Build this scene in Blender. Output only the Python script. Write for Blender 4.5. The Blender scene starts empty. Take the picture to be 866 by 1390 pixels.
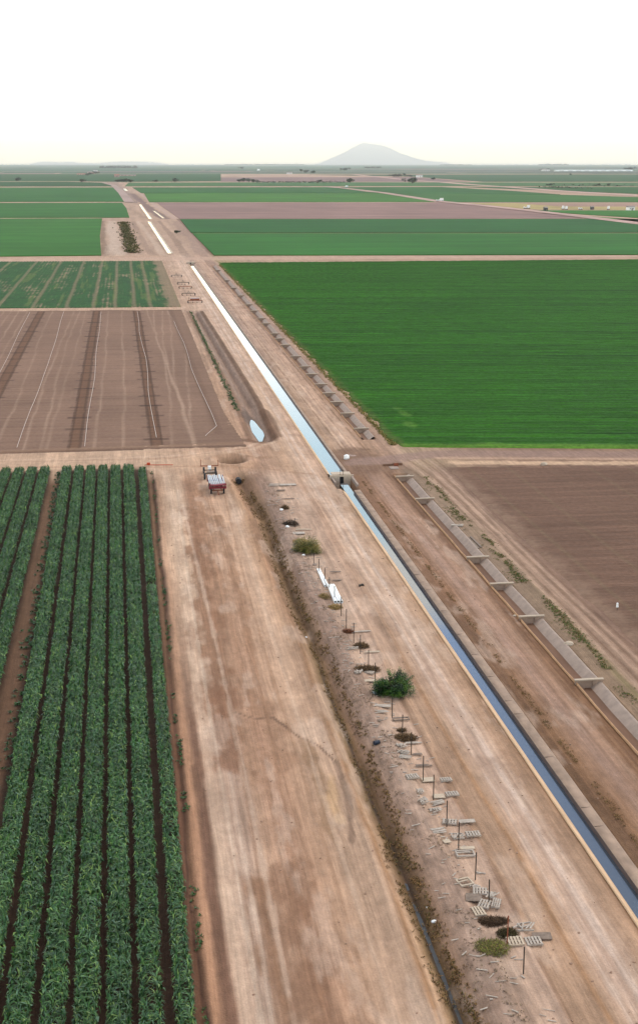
import bpy, math, random
import numpy as np
random.seed(7)
rng = np.random.default_rng(7)
C = bpy.context.scene.collection

# ------------------------------------------------------------------ camera
H, F = 46.0, 1900.0
TH = math.atan(428.0 / F)
ct, st = math.cos(TH), math.sin(TH)
PH = math.atan2(-268.0, F * ct + 428.0 * st)
cp, sp = math.cos(PH), math.sin(PH)
def P(u, v, z=0.0):
    """a point of the photograph -> the point of the plain (height z) it shows"""
    dx, dy = u - 433.0, v - 650.0
    t = (H - z) / (F * st + dy * ct)
    r, g = dx * t, (F * ct - dy * st) * t
    return (r * cp - g * sp, r * sp + g * cp)
cam = bpy.data.cameras.new('camera')
co = bpy.data.objects.new('camera', cam); C.objects.link(co)
cam.sensor_fit = 'VERTICAL'; cam.sensor_height = 36.0; cam.sensor_width = 36.0 * 866 / 1390
cam.lens = 36.0 * F / 1390.0
cam.shift_y = -45.0 / 1390.0
cam.clip_start = 0.5; cam.clip_end = 400000.0
co.location = (0, 0, H)
co.rotation_euler = (math.pi / 2 - TH, 0, PH)
S = bpy.context.scene
S.camera = co
S.view_settings.view_transform = 'Standard'; S.view_settings.look = 'None'
S.view_settings.gamma = 1; S.view_settings.use_curve_mapping = False
S.view_settings.exposure = 0.0

# ------------------------------------------------------------------ light
SUN_EL, SUN_AZ = math.radians(42), math.radians(62)      # azimuth clockwise from +Y
W = bpy.data.worlds.new('World'); S.world = W; W.use_nodes = True
nt = W.node_tree; nt.nodes.clear()
def N(nt, t, **kw):
    n = nt.nodes.new(t)
    for k, v in kw.items(): setattr(n, k, v)
    return n
out = N(nt, 'ShaderNodeOutputWorld'); bg = N(nt, 'ShaderNodeBackground')
sky = N(nt, 'ShaderNodeTexSky'); sky.sky_type = 'NISHITA'; sky.sun_disc = False
sky.sun_elevation = SUN_EL; sky.sun_rotation = SUN_AZ; sky.dust_density = 3; sky.air_density = 1.2
bg.inputs['Strength'].default_value = 0.1
tc = N(nt, 'ShaderNodeTexCoord'); sep = N(nt, 'ShaderNodeSeparateXYZ')
nt.links.new(tc.outputs['Generated'], sep.inputs[0])
nz = N(nt, 'ShaderNodeTexNoise'); nz.inputs['Scale'].default_value = 2.2; nz.inputs['Detail'].default_value = 4
mp = N(nt, 'ShaderNodeMapping'); mp.inputs['Scale'].default_value = (1, 1, 3.0)
nt.links.new(tc.outputs['Generated'], mp.inputs[0]); nt.links.new(mp.outputs[0], nz.inputs['Vector'])
ad = N(nt, 'ShaderNodeMath', operation='MULTIPLY_ADD'); ad.inputs[1].default_value = 0.05
sb = N(nt, 'ShaderNodeMath', operation='SUBTRACT'); sb.inputs[1].default_value = 0.5
nt.links.new(nz.outputs['Fac'], sb.inputs[0]); nt.links.new(sb.outputs[0], ad.inputs[0]); nt.links.new(sep.outputs['Z'], ad.inputs[2])
cr = N(nt, 'ShaderNodeValToRGB')          # veil of cloud by height above the horizon (sine of elevation)
SKY = [(0.0, (.84, .68, .40)), (0.04, (.76, .63, .36)), (0.085, (.52, .49, .36)), (0.13, (.36, .375, .37)), (0.20, (.20, .275, .31)), (0.262, (.21, .28, .31)),
       (0.275, (.29, .28, .25)), (0.305, (.29, .28, .25)), (0.325, (.115, .17, .275)), (0.47, (.085, .12, .19)), (0.58, (.145, .145, .145)), (1.0, (.155, .150, .142))]
el = cr.color_ramp.elements
while len(el) < len(SKY): el.new(0.5)
for e, (p, c) in zip(el, SKY): e.position = p; e.color = (*c, 1)
vm = N(nt, 'ShaderNodeVectorMath', operation='SCALE'); vm.inputs['Scale'].default_value = 100.0 * 0.85
nt.links.new(ad.outputs[0], cr.inputs[0]); nt.links.new(cr.outputs[0], vm.inputs[0])
mx = N(nt, 'ShaderNodeMix', data_type='RGBA'); mx.inputs[0].default_value = 0.85
nt.links.new(sky.outputs[0], mx.inputs[6]); nt.links.new(vm.outputs[0], mx.inputs[7])
nt.links.new(mx.outputs[2], bg.inputs[0]); nt.links.new(bg.outputs[0], out.inputs[0])
sl = bpy.data.lights.new('sun', 'SUN'); so = bpy.data.objects.new('sun', sl); C.objects.link(so)
sl.energy = 1.5; sl.angle = math.radians(12); sl.color = (1, .94, .86)
so.rotation_euler = (math.pi / 2 - SUN_EL, 0, math.pi - SUN_AZ)
HAZE_DENSITY = 3.1e-5

# ------------------------------------------------------------------ helpers
ILL = 0.70
def A(r, g, b, k=ILL):
    f = lambda c: (c / 255 / 12.92 if c <= 10 else ((c / 255 + .055) / 1.055) ** 2.4) * k
    return np.array([f(r), f(g), f(b)])
def hash2(i, j, s):
    n = (i.astype(np.int64) * 374761393 + j.astype(np.int64) * 668265263 + s * 1442695041) & 0xffffffff
    n = ((n ^ (n >> 13)) * 1274126177) & 0xffffffff
    n = ((n ^ (n >> 16)) * 2246822519) & 0xffffffff
    return ((n ^ (n >> 15)) & 0xffff) / 65535.0
def vn(x, y, s=0):
    x = np.asarray(x, float); y = np.asarray(y, float)
    i, j = np.floor(x), np.floor(y); fx, fy = x - i, y - j
    fx = fx * fx * (3 - 2 * fx); fy = fy * fy * (3 - 2 * fy)
    a, b, c, d = hash2(i, j, s), hash2(i + 1, j, s), hash2(i, j + 1, s), hash2(i + 1, j + 1, s)
    return (a * (1 - fx) + b * fx) * (1 - fy) + (c * (1 - fx) + d * fx) * fy
def fbm(x, y, s=0, o=4):
    r = 0; a = .5; t = 0
    for k in range(o):
        r = r + a * vn(x * 2 ** k, y * 2 ** k, s + k * 17); t += a; a *= .55
    return r / t
def sstep(a, b, x):
    t = np.clip((x - a) / (b - a), 0, 1); return t * t * (3 - 2 * t)
def dist_line(X, Y, pts):
    d = np.full(X.shape, 1e9)
    for (x0, y0), (x1, y1) in zip(pts[:-1], pts[1:]):
        vx, vy = x1 - x0, y1 - y0; L = vx * vx + vy * vy + 1e-9
        t = np.clip(((X - x0) * vx + (Y - y0) * vy) / L, 0, 1)
        d = np.minimum(d, np.hypot(X - x0 - t * vx, Y - y0 - t * vy))
    return d
def pts(*a): return [P(u, v) for u, v in a]
def blend(col, m, c):
    col += (np.asarray(c) - col) * np.clip(m, 0, 1)[..., None]

def tag(o, label=None, cat=None, group=None, kind=None):
    if label: o['label'] = label
    if cat: o['category'] = cat
    if group: o['group'] = group
    if kind: o['kind'] = kind
    return o
def empty(name, loc=(0, 0, 0), rz=0):
    o = bpy.data.objects.new(name, None); C.objects.link(o); o.location = loc; o.rotation_euler = (0, 0, rz); return o
def mesh_np(name, v, f, mat, col=None, parent=None, smooth=False, midx=None):
    """v (n,3), f (m,k) arrays -> one mesh object"""
    v = np.asarray(v, np.float32); f = np.asarray(f, np.int32); k = f.shape[1]
    me = bpy.data.meshes.new(name)
    me.vertices.add(len(v)); me.vertices.foreach_set('co', v.ravel())
    me.loops.add(f.size); me.loops.foreach_set('vertex_index', f.ravel())
    me.polygons.add(len(f)); me.polygons.foreach_set('loop_start', np.arange(len(f), dtype=np.int32) * k)
    me.polygons.foreach_set('loop_total', np.full(len(f), k, np.int32))
    if smooth: me.polygons.foreach_set('use_smooth', np.ones(len(f), bool))
    me.update(calc_edges=True)
    if col is not None:
        ca = me.color_attributes.new('Col', 'FLOAT_COLOR', 'POINT')
        ca.data.foreach_set('color', np.concatenate([col, np.ones((len(col), 1))], 1).astype(np.float32).ravel())
    for m in (mat if isinstance(mat, (list, tuple)) else [mat]): me.materials.append(m)
    o = bpy.data.objects.new(name, me); C.objects.link(o); o.parent = parent
    return o
class MB:
    def __init__(s): s.v = []; s.f = []
    def quad(s, a, b, c, d):
        n = len(s.v); s.v += [a, b, c, d]; s.f.append((n, n + 1, n + 2, n + 3))
    def box(s, c, d, rz=0, rx=0, ry=0):
        n = len(s.v); cx, cy, cz = c; a, b, h = d[0] / 2, d[1] / 2, d[2] / 2
        for x in (-a, a):
            for y in (-b, b):
                for z in (-h, h):
                    X, Y, Z = x, y, z
                    Y, Z = Y * math.cos(rx) - Z * math.sin(rx), Y * math.sin(rx) + Z * math.cos(rx)
                    X, Z = X * math.cos(ry) + Z * math.sin(ry), -X * math.sin(ry) + Z * math.cos(ry)
                    X, Y = X * math.cos(rz) - Y * math.sin(rz), X * math.sin(rz) + Y * math.cos(rz)
                    s.v.append((cx + X, cy + Y, cz + Z))
        for q in ((0, 1, 3, 2), (4, 6, 7, 5), (0, 4, 5, 1), (2, 3, 7, 6), (0, 2, 6, 4), (1, 5, 7, 3)):
            s.f.append(tuple(n + i for i in q))
        return s
    def tube(s, a, b, r, r2=None, k=8, caps=True):
        r2 = r if r2 is None else r2
        a = np.array(a, float); b = np.array(b, float); d = b - a; d /= np.linalg.norm(d) + 1e-9
        u = np.cross(d, (0, 0, 1) if abs(d[2]) < .9 else (1, 0, 0)); u /= np.linalg.norm(u); w = np.cross(d, u)
        n = len(s.v)
        for p, q in ((a, r), (b, r2)):
            for i in range(k):
                t = 2 * math.pi * i / k; s.v.append(tuple(p + q * (u * math.cos(t) + w * math.sin(t))))
        for i in range(k): s.f.append((n + i, n + (i + 1) % k, n + k + (i + 1) % k, n + k + i))
        if caps: s.f.append(tuple(n + i for i in range(k))[::-1]); s.f.append(tuple(n + k + i for i in range(k)))
        return s
    def build(s, name, mat, parent=None, loc=None, rz=0, smooth=False):
        me = bpy.data.meshes.new(name); me.from_pydata(s.v, [], s.f); me.materials.append(mat); me.update()
        if smooth: me.polygons.foreach_set('use_smooth', [len(p.vertices) == 4 for p in me.polygons])
        o = bpy.data.objects.new(name, me); C.objects.link(o); o.parent = parent
        if loc: o.location = loc; o.rotation_euler = (0, 0, rz)
        return o

# ------------------------------------------------------------------ materials
def mat_base(name):
    m = bpy.data.materials.new(name); m.use_nodes = True; t = m.node_tree
    return m, t, t.nodes['Principled BSDF']
def mat_plain(name, c, rough=.8, var=.25, scale=3.0, metal=0, spec=.3, stretch=(1, 1, 1), bump=.0):
    m, t, b = mat_base(name)
    b.inputs['Roughness'].default_value = rough; b.inputs['Metallic'].default_value = metal; b.inputs['Specular IOR Level'].default_value = spec
    tc = N(t, 'ShaderNodeTexCoord'); mp = N(t, 'ShaderNodeMapping'); mp.inputs['Scale'].default_value = stretch
    n = N(t, 'ShaderNodeTexNoise'); n.inputs['Scale'].default_value = scale; n.inputs['Detail'].default_value = 5
    t.links.new(tc.outputs['Object'], mp.inputs[0]); t.links.new(mp.outputs[0], n.inputs['Vector'])
    r = N(t, 'ShaderNodeValToRGB'); c = np.asarray(c)
    r.color_ramp.elements[0].position = .3; r.color_ramp.elements[1].position = .7
    r.color_ramp.elements[0].color = (*(c * (1 - var)), 1); r.color_ramp.elements[1].color = (*np.minimum(c * (1 + var), .9), 1)
    t.links.new(n.outputs['Fac'], r.inputs[0]); t.links.new(r.outputs[0], b.inputs['Base Color'])
    if bump:
        bp = N(t, 'ShaderNodeBump'); bp.inputs['Strength'].default_value = bump; bp.inputs['Distance'].default_value = .05
        t.links.new(n.outputs['Fac'], bp.inputs['Height']); t.links.new(bp.outputs[0], b.inputs['Normal'])
    return m
def mat_attr(name, layers=(), rough=.95, spec=.1, bump=None, trans=0):
    """painted albedo ('Col') times layers of noise: (scale xyz, noise scale, detail, low, high)"""
    m, t, b = mat_base(name)
    b.inputs['Roughness'].default_value = rough; b.inputs['Specular IOR Level'].default_value = spec
    at = N(t, 'ShaderNodeAttribute'); at.attribute_name = 'Col'
    cur = at.outputs['Color']; tc = N(t, 'ShaderNodeTexCoord'); last = None
    for k, (sc, ns, det, lo, hi) in enumerate(layers):
        mp = N(t, 'ShaderNodeMapping'); mp.inputs['Scale'].default_value = sc; mp.inputs['Location'].default_value = (k * 13.7, k * 7.1, 0)
        n = N(t, 'ShaderNodeTexNoise'); n.inputs['Scale'].default_value = ns; n.inputs['Detail'].default_value = det; n.inputs['Roughness'].default_value = .6
        mr = N(t, 'ShaderNodeMapRange'); mr.inputs['From Min'].default_value = .3; mr.inputs['From Max'].default_value = .7
        mr.inputs['To Min'].default_value = lo; mr.inputs['To Max'].default_value = hi
        vs = N(t, 'ShaderNodeVectorMath', operation='SCALE')
        t.links.new(tc.outputs['Object'], mp.inputs[0]); t.links.new(mp.outputs[0], n.inputs['Vector']); t.links.new(n.outputs['Fac'], mr.inputs[0])
        t.links.new(cur, vs.inputs[0]); t.links.new(mr.outputs[0], vs.inputs['Scale']); cur = vs.outputs[0]; last = n
    t.links.new(cur, b.inputs['Base Color'])
    if bump and last:
        bp = N(t, 'ShaderNodeBump'); bp.inputs['Strength'].default_value = bump[0]; bp.inputs['Distance'].default_value = bump[1]
        t.links.new(last.outputs['Fac'], bp.inputs['Height']); t.links.new(bp.outputs[0], b.inputs['Normal'])
    return m
SOIL = mat_attr('soil', [((2.6, .07, 1), 1, 4, .86, 1.12), ((6.0, .22, 1), 1, 4, .85, 1.12), ((1, .5, 1), .3, 4, .88, 1.10), ((1, .6, 1), 1.6, 7, .86, 1.12), ((1, .8, 1), 8, 5, .90, 1.10)], bump=(.5, .15))
TILLED = mat_attr('tilled_soil', [((.02, 1.2, 1), 1, 3, .9, 1.1), ((.05, .35, 1), 1, 3, .92, 1.08), ((1, 1, 1), 1.6, 6, .86, 1.14)], bump=(.5, .12))
GREEN = mat_attr('crop_green', [((.05, 1.2, 1), 1, 4, .72, 1.28), ((.12, .5, 1), .5, 4, .90, 1.10), ((1, 1, 1), 1.5, 5, .75, 1.25)], rough=.8, bump=(.8, .25))
FARG = mat_attr('distant_crop', [((.006, .06, 1), 1, 5, .78, 1.2), ((.02, .006, 1), .6, 5, .85, 1.15), ((.05, .3, 1), 1, 3, .88, 1.12)], rough=.9)
LEAF = mat_attr('leaf', [((1, 1, 1), .25, 3, .85, 1.15)], rough=.55, spec=.35)
DRYLEAF = mat_attr('dry_leaf', [((1, 1, 1), .6, 3, .8, 1.2)], rough=.9, spec=.1)
CONC = mat_plain('concrete', A(168, 148, 134), .9, .14, 1.2, bump=.3)
CONC_D = mat_plain('tan_and_shade_concrete', A(170, 144, 124), .9, .22, 1.1, stretch=(1, .6, 1), bump=.3)
CONC_L = mat_plain('pale_concrete', A(208, 188, 166), .9, .12, 2.5, bump=.3)
SILT = mat_plain('silted_concrete', A(226, 188, 150), .9, .14, 1.0, stretch=(1, .3, 1), bump=.3)
WOODG = mat_plain('weathered_wood', A(190, 176, 162), .85, .22, 4.0)
WOODD = mat_plain('dark_wood', A(140, 122, 108), .9, .25, 4.0)
WOODC = mat_plain('cream_board', A(208, 188, 164), .8, .1, 3.0)
POST = mat_plain('post_paint', A(62, 54, 46), .7, .25, 6.0)
RUST = mat_plain('rust', A(150, 84, 58), .8, .3, 5.0)
WHITE = mat_plain('white_plastic', np.array([.8, .8, .78]), .4, .04, 2.0, spec=.5)
BLACK = mat_plain('rubber_and_hole_shade', np.array([.02, .02, .022]), .8, .2)  # tyre rubber, and the painted shade inside openings
ALU = mat_plain('aluminium', np.array([.42, .43, .46]), .45, .08, 3.0, metal=.6)
RED = mat_plain('red_paint', A(138, 46, 58), .6, .25, 3.0)
STEEL = mat_plain('dull_steel', A(90, 82, 74), .6, .25, 4.0, metal=.3)
BLUEP = mat_plain('blue_plastic', A(38, 48, 66), .5, .1)
BARK = mat_plain('bark', A(95, 75, 58), .9, .25)
def mat_water(name, c, rough, ior, bump):
    m, t, b = mat_base(name)
    b.inputs['Base Color'].default_value = (*c, 1); b.inputs['Roughness'].default_value = rough; b.inputs['IOR'].default_value = ior
    tc = N(t, 'ShaderNodeTexCoord'); n = N(t, 'ShaderNodeTexNoise'); n.inputs['Scale'].default_value = 1.3; n.inputs['Detail'].default_value = 3
    t.links.new(tc.outputs['Object'], n.inputs['Vector']); bp = N(t, 'ShaderNodeBump'); bp.inputs['Strength'].default_value = bump; bp.inputs['Distance'].default_value = .01
    t.links.new(n.outputs['Fac'], bp.inputs['Height']); t.links.new(bp.outputs[0], b.inputs['Normal'])
    return m
WATER = mat_water('canal_water', (.055, .065, .08), .03, 1.5, .12)
MUDW = mat_water('ditch_water', (.04, .036, .03), .3, 1.33, .3)

# ------------------------------------------------------------------ the lie of the land
DX = ([50, 80, 100, 124, 136, 151, 179, 198, 206], [17.1, 17.2, 17.5, 17.7, 17.2, 17.0, 17.3, 16.2, 15.6])
BX = ([232, 245, 270, 330, 400, 447], [22.9, 22.8, 23.4, 23.0, 22.4, 22.0])
def ditch_x(Y): return np.interp(Y, *DX) + (vn(Y * .12, Y * 0, 3) - .5) * .35
def height(X, Y):
    z = (fbm(X * .25, Y * .12, 5) - .5) * .16 + (fbm(X * 1.3, Y * .5, 9) - .5) * .05
    g = lambda d, w: np.exp(-(d / w) ** 2)
    e = sstep(207, 203, Y)
    d = X - ditch_x(Y)
    z += e * (-.42 * g(d, .5) - .30 * g(d, 1.2) + .30 * g(d + 1.75, .45) + .34 * g(d - 1.9, .9) + .12 * g(d - 3, .4))
    z += .14 * g(X - 23.1 - (vn(Y * .15, Y * 0, 4) - .5) * .9, .22) * e + .12 * g(X - 25.2 - (vn(Y * .05, Y * 0, 6) - .5) * .5, .25) * e
    z += .16 * g(X - 3.6, .3) * e - .14 * g(X - 3.05, .18) * e
    e2 = sstep(231, 236, Y) * sstep(452, 444, Y)
    d = X - np.interp(Y, *BX)
    wid = np.interp(Y, [232, 240, 256, 275, 447], [1.3, 1.7, 1.4, .8, .7])
    z += e2 * (-1.1 * g(d, wid) + .35 * g(d - 2.2, .6) + .2 * g(d + 2.6, .6))
    q = np.hypot((X - 15.9) / 2.0, (Y - 217.2) / 2.6)
    z += -1.0 * np.exp(-q ** 4) + .35 * np.exp(-((q - 1.6) / .45) ** 2)
    z += .45 * np.exp(-(np.hypot((X - 36.5) / 4, (Y - 214) / 9)) ** 4) * .4
    # flatten beside the linings and under the standing crops
    for a, b in ((28.9, 33.9), (39.0, 42.1)):
        m = sstep(a - 1, a, X) * sstep(b + 1, b, X); z = z * (1 - m) - .02 * m
    z = np.where((X < 2.3) | (X > 48.5), z * .15 - .03, z)
    z = np.where((X < 17.6) & (Y > 232) & (Y < 452) | (X < 17.6) & (Y > 468) & (Y < 690) & (X > -74), -.12, z)
    return z
def canal_prof(Y):
    """outer left, inner left, water left, water right, inner right, outer right, water level"""
    if Y <= 196: t = 0.0
    else: t = 1.0
    a = (30.14, 30.24, 30.64, 31.74, 31.77, 32.66, -.32)
    b = (29.5, 29.7, 29.95, 32.15, 32.3, 32.7, -.22)
    o = [p + (q - p) * t for p, q in zip(a, b)]
    if Y > 300:
        s = min(1, (Y - 300) / 350)
        for i in (0, 1, 2): o[i] += .35 * s
        for i in (3, 4, 5): o[i] -= .45 * s
    return o
CAN_N = 667.0
def soil_colour(X, Y):
    prof = {
     80: [(2.2, (112, 84, 64)), (2.9, (120, 86, 66)), (3.1, (92, 68, 56)), (3.5, (176, 134, 104)), (4.0, (172, 132, 104)), (4.4, (130, 98, 80)), (4.8, (142, 108, 88)), (5.1, (200, 168, 142)),
          (7, (198, 168, 146)), (8.5, (184, 150, 124)), (10, (176, 138, 112)), (12, (186, 150, 122)), (14, (202, 168, 140)), (15.4, (208, 174, 146)), (15.9, (168, 128, 94)), (16.2, (196, 160, 128)), (16.6, (164, 132, 100)),
          (16.9, (122, 98, 68)), (17.2, (66, 56, 48)), (17.6, (116, 92, 64)), (18.1, (158, 126, 102)), (19, (164, 136, 116)), (19.9, (176, 148, 128)), (20.6, (194, 164, 140)), (22.8, (204, 172, 148)), (23.1, (158, 126, 102)),
          (23.4, (186, 152, 124)), (24.9, (186, 152, 124)), (25.2, (172, 132, 98)), (25.6, (194, 160, 132)), (27, (202, 172, 150)), (28, (204, 176, 154)), (29, (190, 156, 128)), (30, (168, 134, 106)), (33.5, (112, 84, 62)), (34.2, (136, 102, 74)),
          (34.8, (152, 118, 92)), (36.5, (168, 136, 116)), (37.6, (166, 132, 108)), (38.3, (128, 96, 72)), (38.7, (150, 114, 86)), (39.3, (120, 88, 64)), (41.9, (150, 124, 100)), (43.5, (150, 126, 102)), (44.2, (128, 116, 78)),
          (44.6, (172, 144, 118)), (45.4, (150, 122, 102)), (46, (168, 138, 116)), (46.8, (148, 120, 100)), (48.5, (128, 100, 84)), (60, (118, 90, 74))],
     175: [(2.2, (120, 92, 70)), (2.9, (130, 100, 76)), (3.2, (100, 76, 60)), (3.8, (186, 150, 122)), (5.5, (210, 180, 152)), (7, (206, 174, 146)), (8, (168, 130, 104)), (9.5, (176, 138, 110)), (11, (196, 160, 132)),
           (14, (204, 170, 142)), (14.8, (196, 158, 126)), (15.3, (176, 138, 108)), (15.9, (154, 120, 94)), (16.8, (142, 114, 86)), (17.3, (122, 96, 70)), (18, (150, 122, 100)), (19, (158, 130, 114)), (20.2, (172, 144, 124)), (21, (200, 170, 146)), (24, (200, 168, 144)),
           (25, (190, 156, 130)), (26.5, (206, 176, 152)), (28.5, (200, 168, 142)), (30, (180, 146, 116)), (33.5, (138, 104, 80)), (34.2, (150, 114, 88)), (36, (172, 140, 120)), (38, (164, 130, 106)), (38.8, (130, 98, 76)), (39.3, (138, 104, 80)),
           (41.9, (158, 134, 112)), (43.5, (156, 132, 108)), (44.6, (172, 144, 120)), (45.4, (156, 128, 108)), (46.2, (172, 142, 120)), (47.4, (160, 130, 110)), (49, (132, 104, 88)), (60, (124, 96, 80))],
     235: [(-60, (196, 162, 134)), (2, (202, 170, 142)), (18.5, (186, 150, 122)), (21, (176, 142, 118)), (24.8, (188, 154, 126)), (26.2, (206, 174, 148)), (29, (204, 170, 144)), (33.2, (176, 144, 118)), (35, (204, 172, 146)), (37.6, (198, 164, 138)), (38.6, (176, 142, 116)),
           (39.3, (176, 142, 116)), (42, (170, 138, 116)), (43.5, (196, 164, 138)), (44.5, (176, 150, 122)), (60, (150, 120, 98))],
     420: [(-60, (196, 164, 138)), (16, (196, 162, 136)), (19, (184, 152, 128)), (22, (190, 160, 136)), (25, (204, 172, 148)), (29, (206, 176, 152)), (33.2, (170, 142, 124)), (35, (196, 164, 140)), (37.6, (196, 162, 138)), (38.6, (176, 144, 122)),
           (42, (170, 140, 122)), (43.6, (188, 158, 132)), (44.5, (168, 146, 110)), (60, (180, 150, 126))]}
    wob = (vn(Y * .06, X * .05, 1) - .5) * .5 + (vn(Y * .35, X * .3, 2) - .5) * .18
    col = {}
    for k, p in prof.items():
        xs = [a for a, _ in p]; cs = np.array([A(*c) for _, c in p])
        col[k] = np.stack([np.interp(X + wob, xs, cs[:, i]) for i in range(3)], -1)
    t1 = sstep(95, 160, Y)[..., None]; t2 = sstep(203, 212, Y)[..., None]; t3 = sstep(260, 400, Y)[..., None]
    c = col[80] * (1 - t1) + col[175] * t1; c = c * (1 - t2) + col[235] * t2; c = c * (1 - t3) + col[420] * t3
    # long smears and wheel streaks
    st_ = fbm(X * 2.2, Y * .045, 21, 4); st2 = fbm(X * .55, Y * .035, 31, 3); pt = fbm(X * .5, Y * .3, 41, 5)
    c *= (1 + (st_ - .5) * .5 + (st2 - .5) * .35 + (pt - .5) * .25)[..., None]
    def stroke(line, w, colr, k=1.0, soft=.6, jag=.5, wp=True):
        l = pts(*line) if wp else line
        d = dist_line(X, Y, l) + (fbm(X * .9, Y * .35, int(w * 100) % 97, 3) - .5) * w * jag * 2
        blend(c, k * (1 - sstep(w / 2 * (1 - soft), w / 2 * (1 + soft), d)), A(*colr))
    # damp and smeared soil on the yard
    stroke(((262, 690), (268, 760), (277, 838), (292, 920), (305, 1000)), 2.4, (150, 112, 86), .85, .8, .9)
    stroke(((296, 700), (325, 800), (345, 900)), .8, (160, 122, 94), .7, .8, .9)
    stroke(((330, 930), (352, 960), (372, 990), (380, 1040)), 1.6, (158, 122, 96), .6, .8, 1.2)
    stroke(((300, 925), (308, 1000), (318, 1040)), 1.9, (144, 106, 82), .85, .8, 1)
    stroke(((330, 990), (345, 1060)), 1.0, (168, 130, 102), .5, .9, 1)
    stroke(((372, 1185), (392, 1240), (410, 1320), (430, 1400)), 2.6, (140, 104, 80), .7, .8, 1.1)
    stroke(((352, 1195), (366, 1300), (380, 1400)), .9, (150, 114, 88), .7, .7, .9)
    stroke(((330, 1190), (345, 1300)), .5, (160, 124, 98), .6, .7, .9)
    stroke(((415, 1004), (442, 1094), (456, 1139)), .9, (156, 124, 96), .8, .5, .8)
    stroke(((456, 1035), (474, 1090), (478, 1142)), .4, (134, 108, 90), .7, .5, .5)
    stroke(((320, 967), (345, 975), (370, 973), (404, 999), (430, 1010), (456, 1035)), .22, (118, 92, 76), .8, .5, .3)
    stroke(((447, 1050), (453, 1084), (458, 1112)), 1.1, (210, 172, 130), .7, .6, 1.0)
    stroke(((312, 1050), (323, 1122), (337, 1194), (352, 1267), (372, 1400)), .34, (214, 190, 168), .5, .7, .5)
    stroke(((262, 1040), (280, 1100), (292, 1200), (300, 1300), (308, 1400)), .55, (120, 90, 72), .7, .6, .4)
    stroke(((258, 960), (268, 1020), (280, 1100)), .5, (130, 98, 78), .6, .6, .4)
    for a, b, w_, cc, kk in ((6.2, .35, .3, (220, 196, 172), .5), (7.6, -.3, .35, (218, 190, 166), .5), (9.6, .2, .25, (158, 122, 96), .5), (11.2, -.4, .3, (160, 124, 98), .5), (12.6, .5, .25, (164, 128, 100), .5), (13.6, .1, .3, (214, 184, 158), .5), (10.4, .6, .2, (150, 114, 88), .5), (8.5, .5, .2, (156, 120, 94), .45)):
        l = [(a + b * math.sin(y * .03 + a) + .02 * (y - 120) * b, y) for y in range(54, 206, 8)]
        stroke(l, w_, cc, kk, .7, .6, False)
    for a, cc, kk, w_ in ((25.9, (186, 154, 130), .6, .2), (26.5, (220, 194, 174), .6, .3), (27.0, (180, 148, 126), .5, .18), (27.6, (222, 198, 180), .6, .34), (28.3, (184, 152, 128), .55, .2), (29.0, (172, 138, 112), .5, .3),
                          (34.6, (128, 94, 68), .6, .22), (35.3, (140, 106, 82), .5, .2), (35.9, (168, 138, 120), .5, .35), (36.8, (142, 108, 86), .5, .2), (37.5, (172, 140, 116), .5, .3), (38.5, (112, 82, 60), .6, .22)):
        l = [(a + .16 * math.sin(y * .021 + a * 7), y) for y in range(54, 700, 12) if not 203 < y < 226 or a < 30]
        stroke(l, w_, cc, kk, .7, .8, False)
    # turning circle round the yard's far corner and the cross road
    for r_, cc, kk in ((0, (216, 184, 158), .7), (1.6, (178, 142, 114), .5), (3.0, (212, 180, 152), .6)):
        stroke([(-60, 224.5 - r_ * .9), (-10, 222 - r_ * .6), (6, 222 - r_), (14, 224.6 - r_ * .3), (20, 229 - r_), (25, 236 - r_), (26.6, 250), (27, 300)], .9, cc, kk, .7, .5, False)
    stroke([(-60, 219.8), (-5, 216), (3, 214.2), (9, 214), (20, 211), (27, 206)], .8, (172, 136, 108), .6, .7, .6, False)
    stroke([(3, 213.4), (5, 211), (5.6, 190), (5.4, 60)], .8, (216, 186, 160), .5, .7, .5, False)
    stroke([(-20, 214.8), (2.6, 211.8), (3.4, 208)], .3, (112, 84, 66), .7, .5, .5, False)
    q = np.hypot((X - 15.9) / 1.9, (Y - 217.0) / 2.4) + (fbm(X * .8, Y * .8, 77) - .5) * .8
    blend(c, .8 * (1 - sstep(.7, 1.5, q)), A(112, 88, 68)); blend(c, .9 * (1 - sstep(.2, .8, q)), A(70, 58, 46))
    q = np.hypot((X - 20) / 3.0, (Y - 219) / 1.2) + (fbm(X * .8, Y * .8, 78) - .5) * .6
    blend(c, .5 * (1 - sstep(.6, 1.3, q)), A(150, 116, 90))
    q = np.hypot((X - 18.2) / 2.2, (Y - 201) / 9) + (fbm(X * .6, Y * .4, 79) - .5) * .9
    blend(c, .6 * (1 - sstep(.5, 1.2, q)), A(146, 114, 92))
    bl = sstep(.60, .68, fbm(X * .35, Y * .16, 120, 5)) * sstep(4.5, 6, X) * (X < 39); blend(c, bl * .22, A(140, 108, 86))
    bl = sstep(.60, .70, fbm(X * .5, Y * .12, 121, 5)) * sstep(4.5, 6, X) * (X < 39); blend(c, bl * .3, A(222, 196, 174))
    # wet crossing by the gate, and the right-hand cross road
    q = np.hypot((X - 36.2) / 4.6, (Y - 214) / 12) + (fbm(X * .5, Y * .3, 80) - .5) * .7
    blend(c, .85 * (1 - sstep(.7, 1.15, q)), A(132, 102, 82))
    q = np.hypot((X - 35) / 1.6, (Y - 218) / 1.2) + (fbm(X * .9, Y * .9, 81) - .5) * .9
    blend(c, .7 * (1 - sstep(.4, .8, q)), A(196, 178, 170))
    stroke([(36, 213), (50, 218.5), (84, 213), (140, 203), (330, 172)], 5.2, (158, 130, 116), .85, .3, .1, False)
    stroke([(49, 215), (84, 209.3), (140, 199.6), (330, 168)], 1.6, (196, 162, 138), .8, .5, .2, False)
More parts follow.
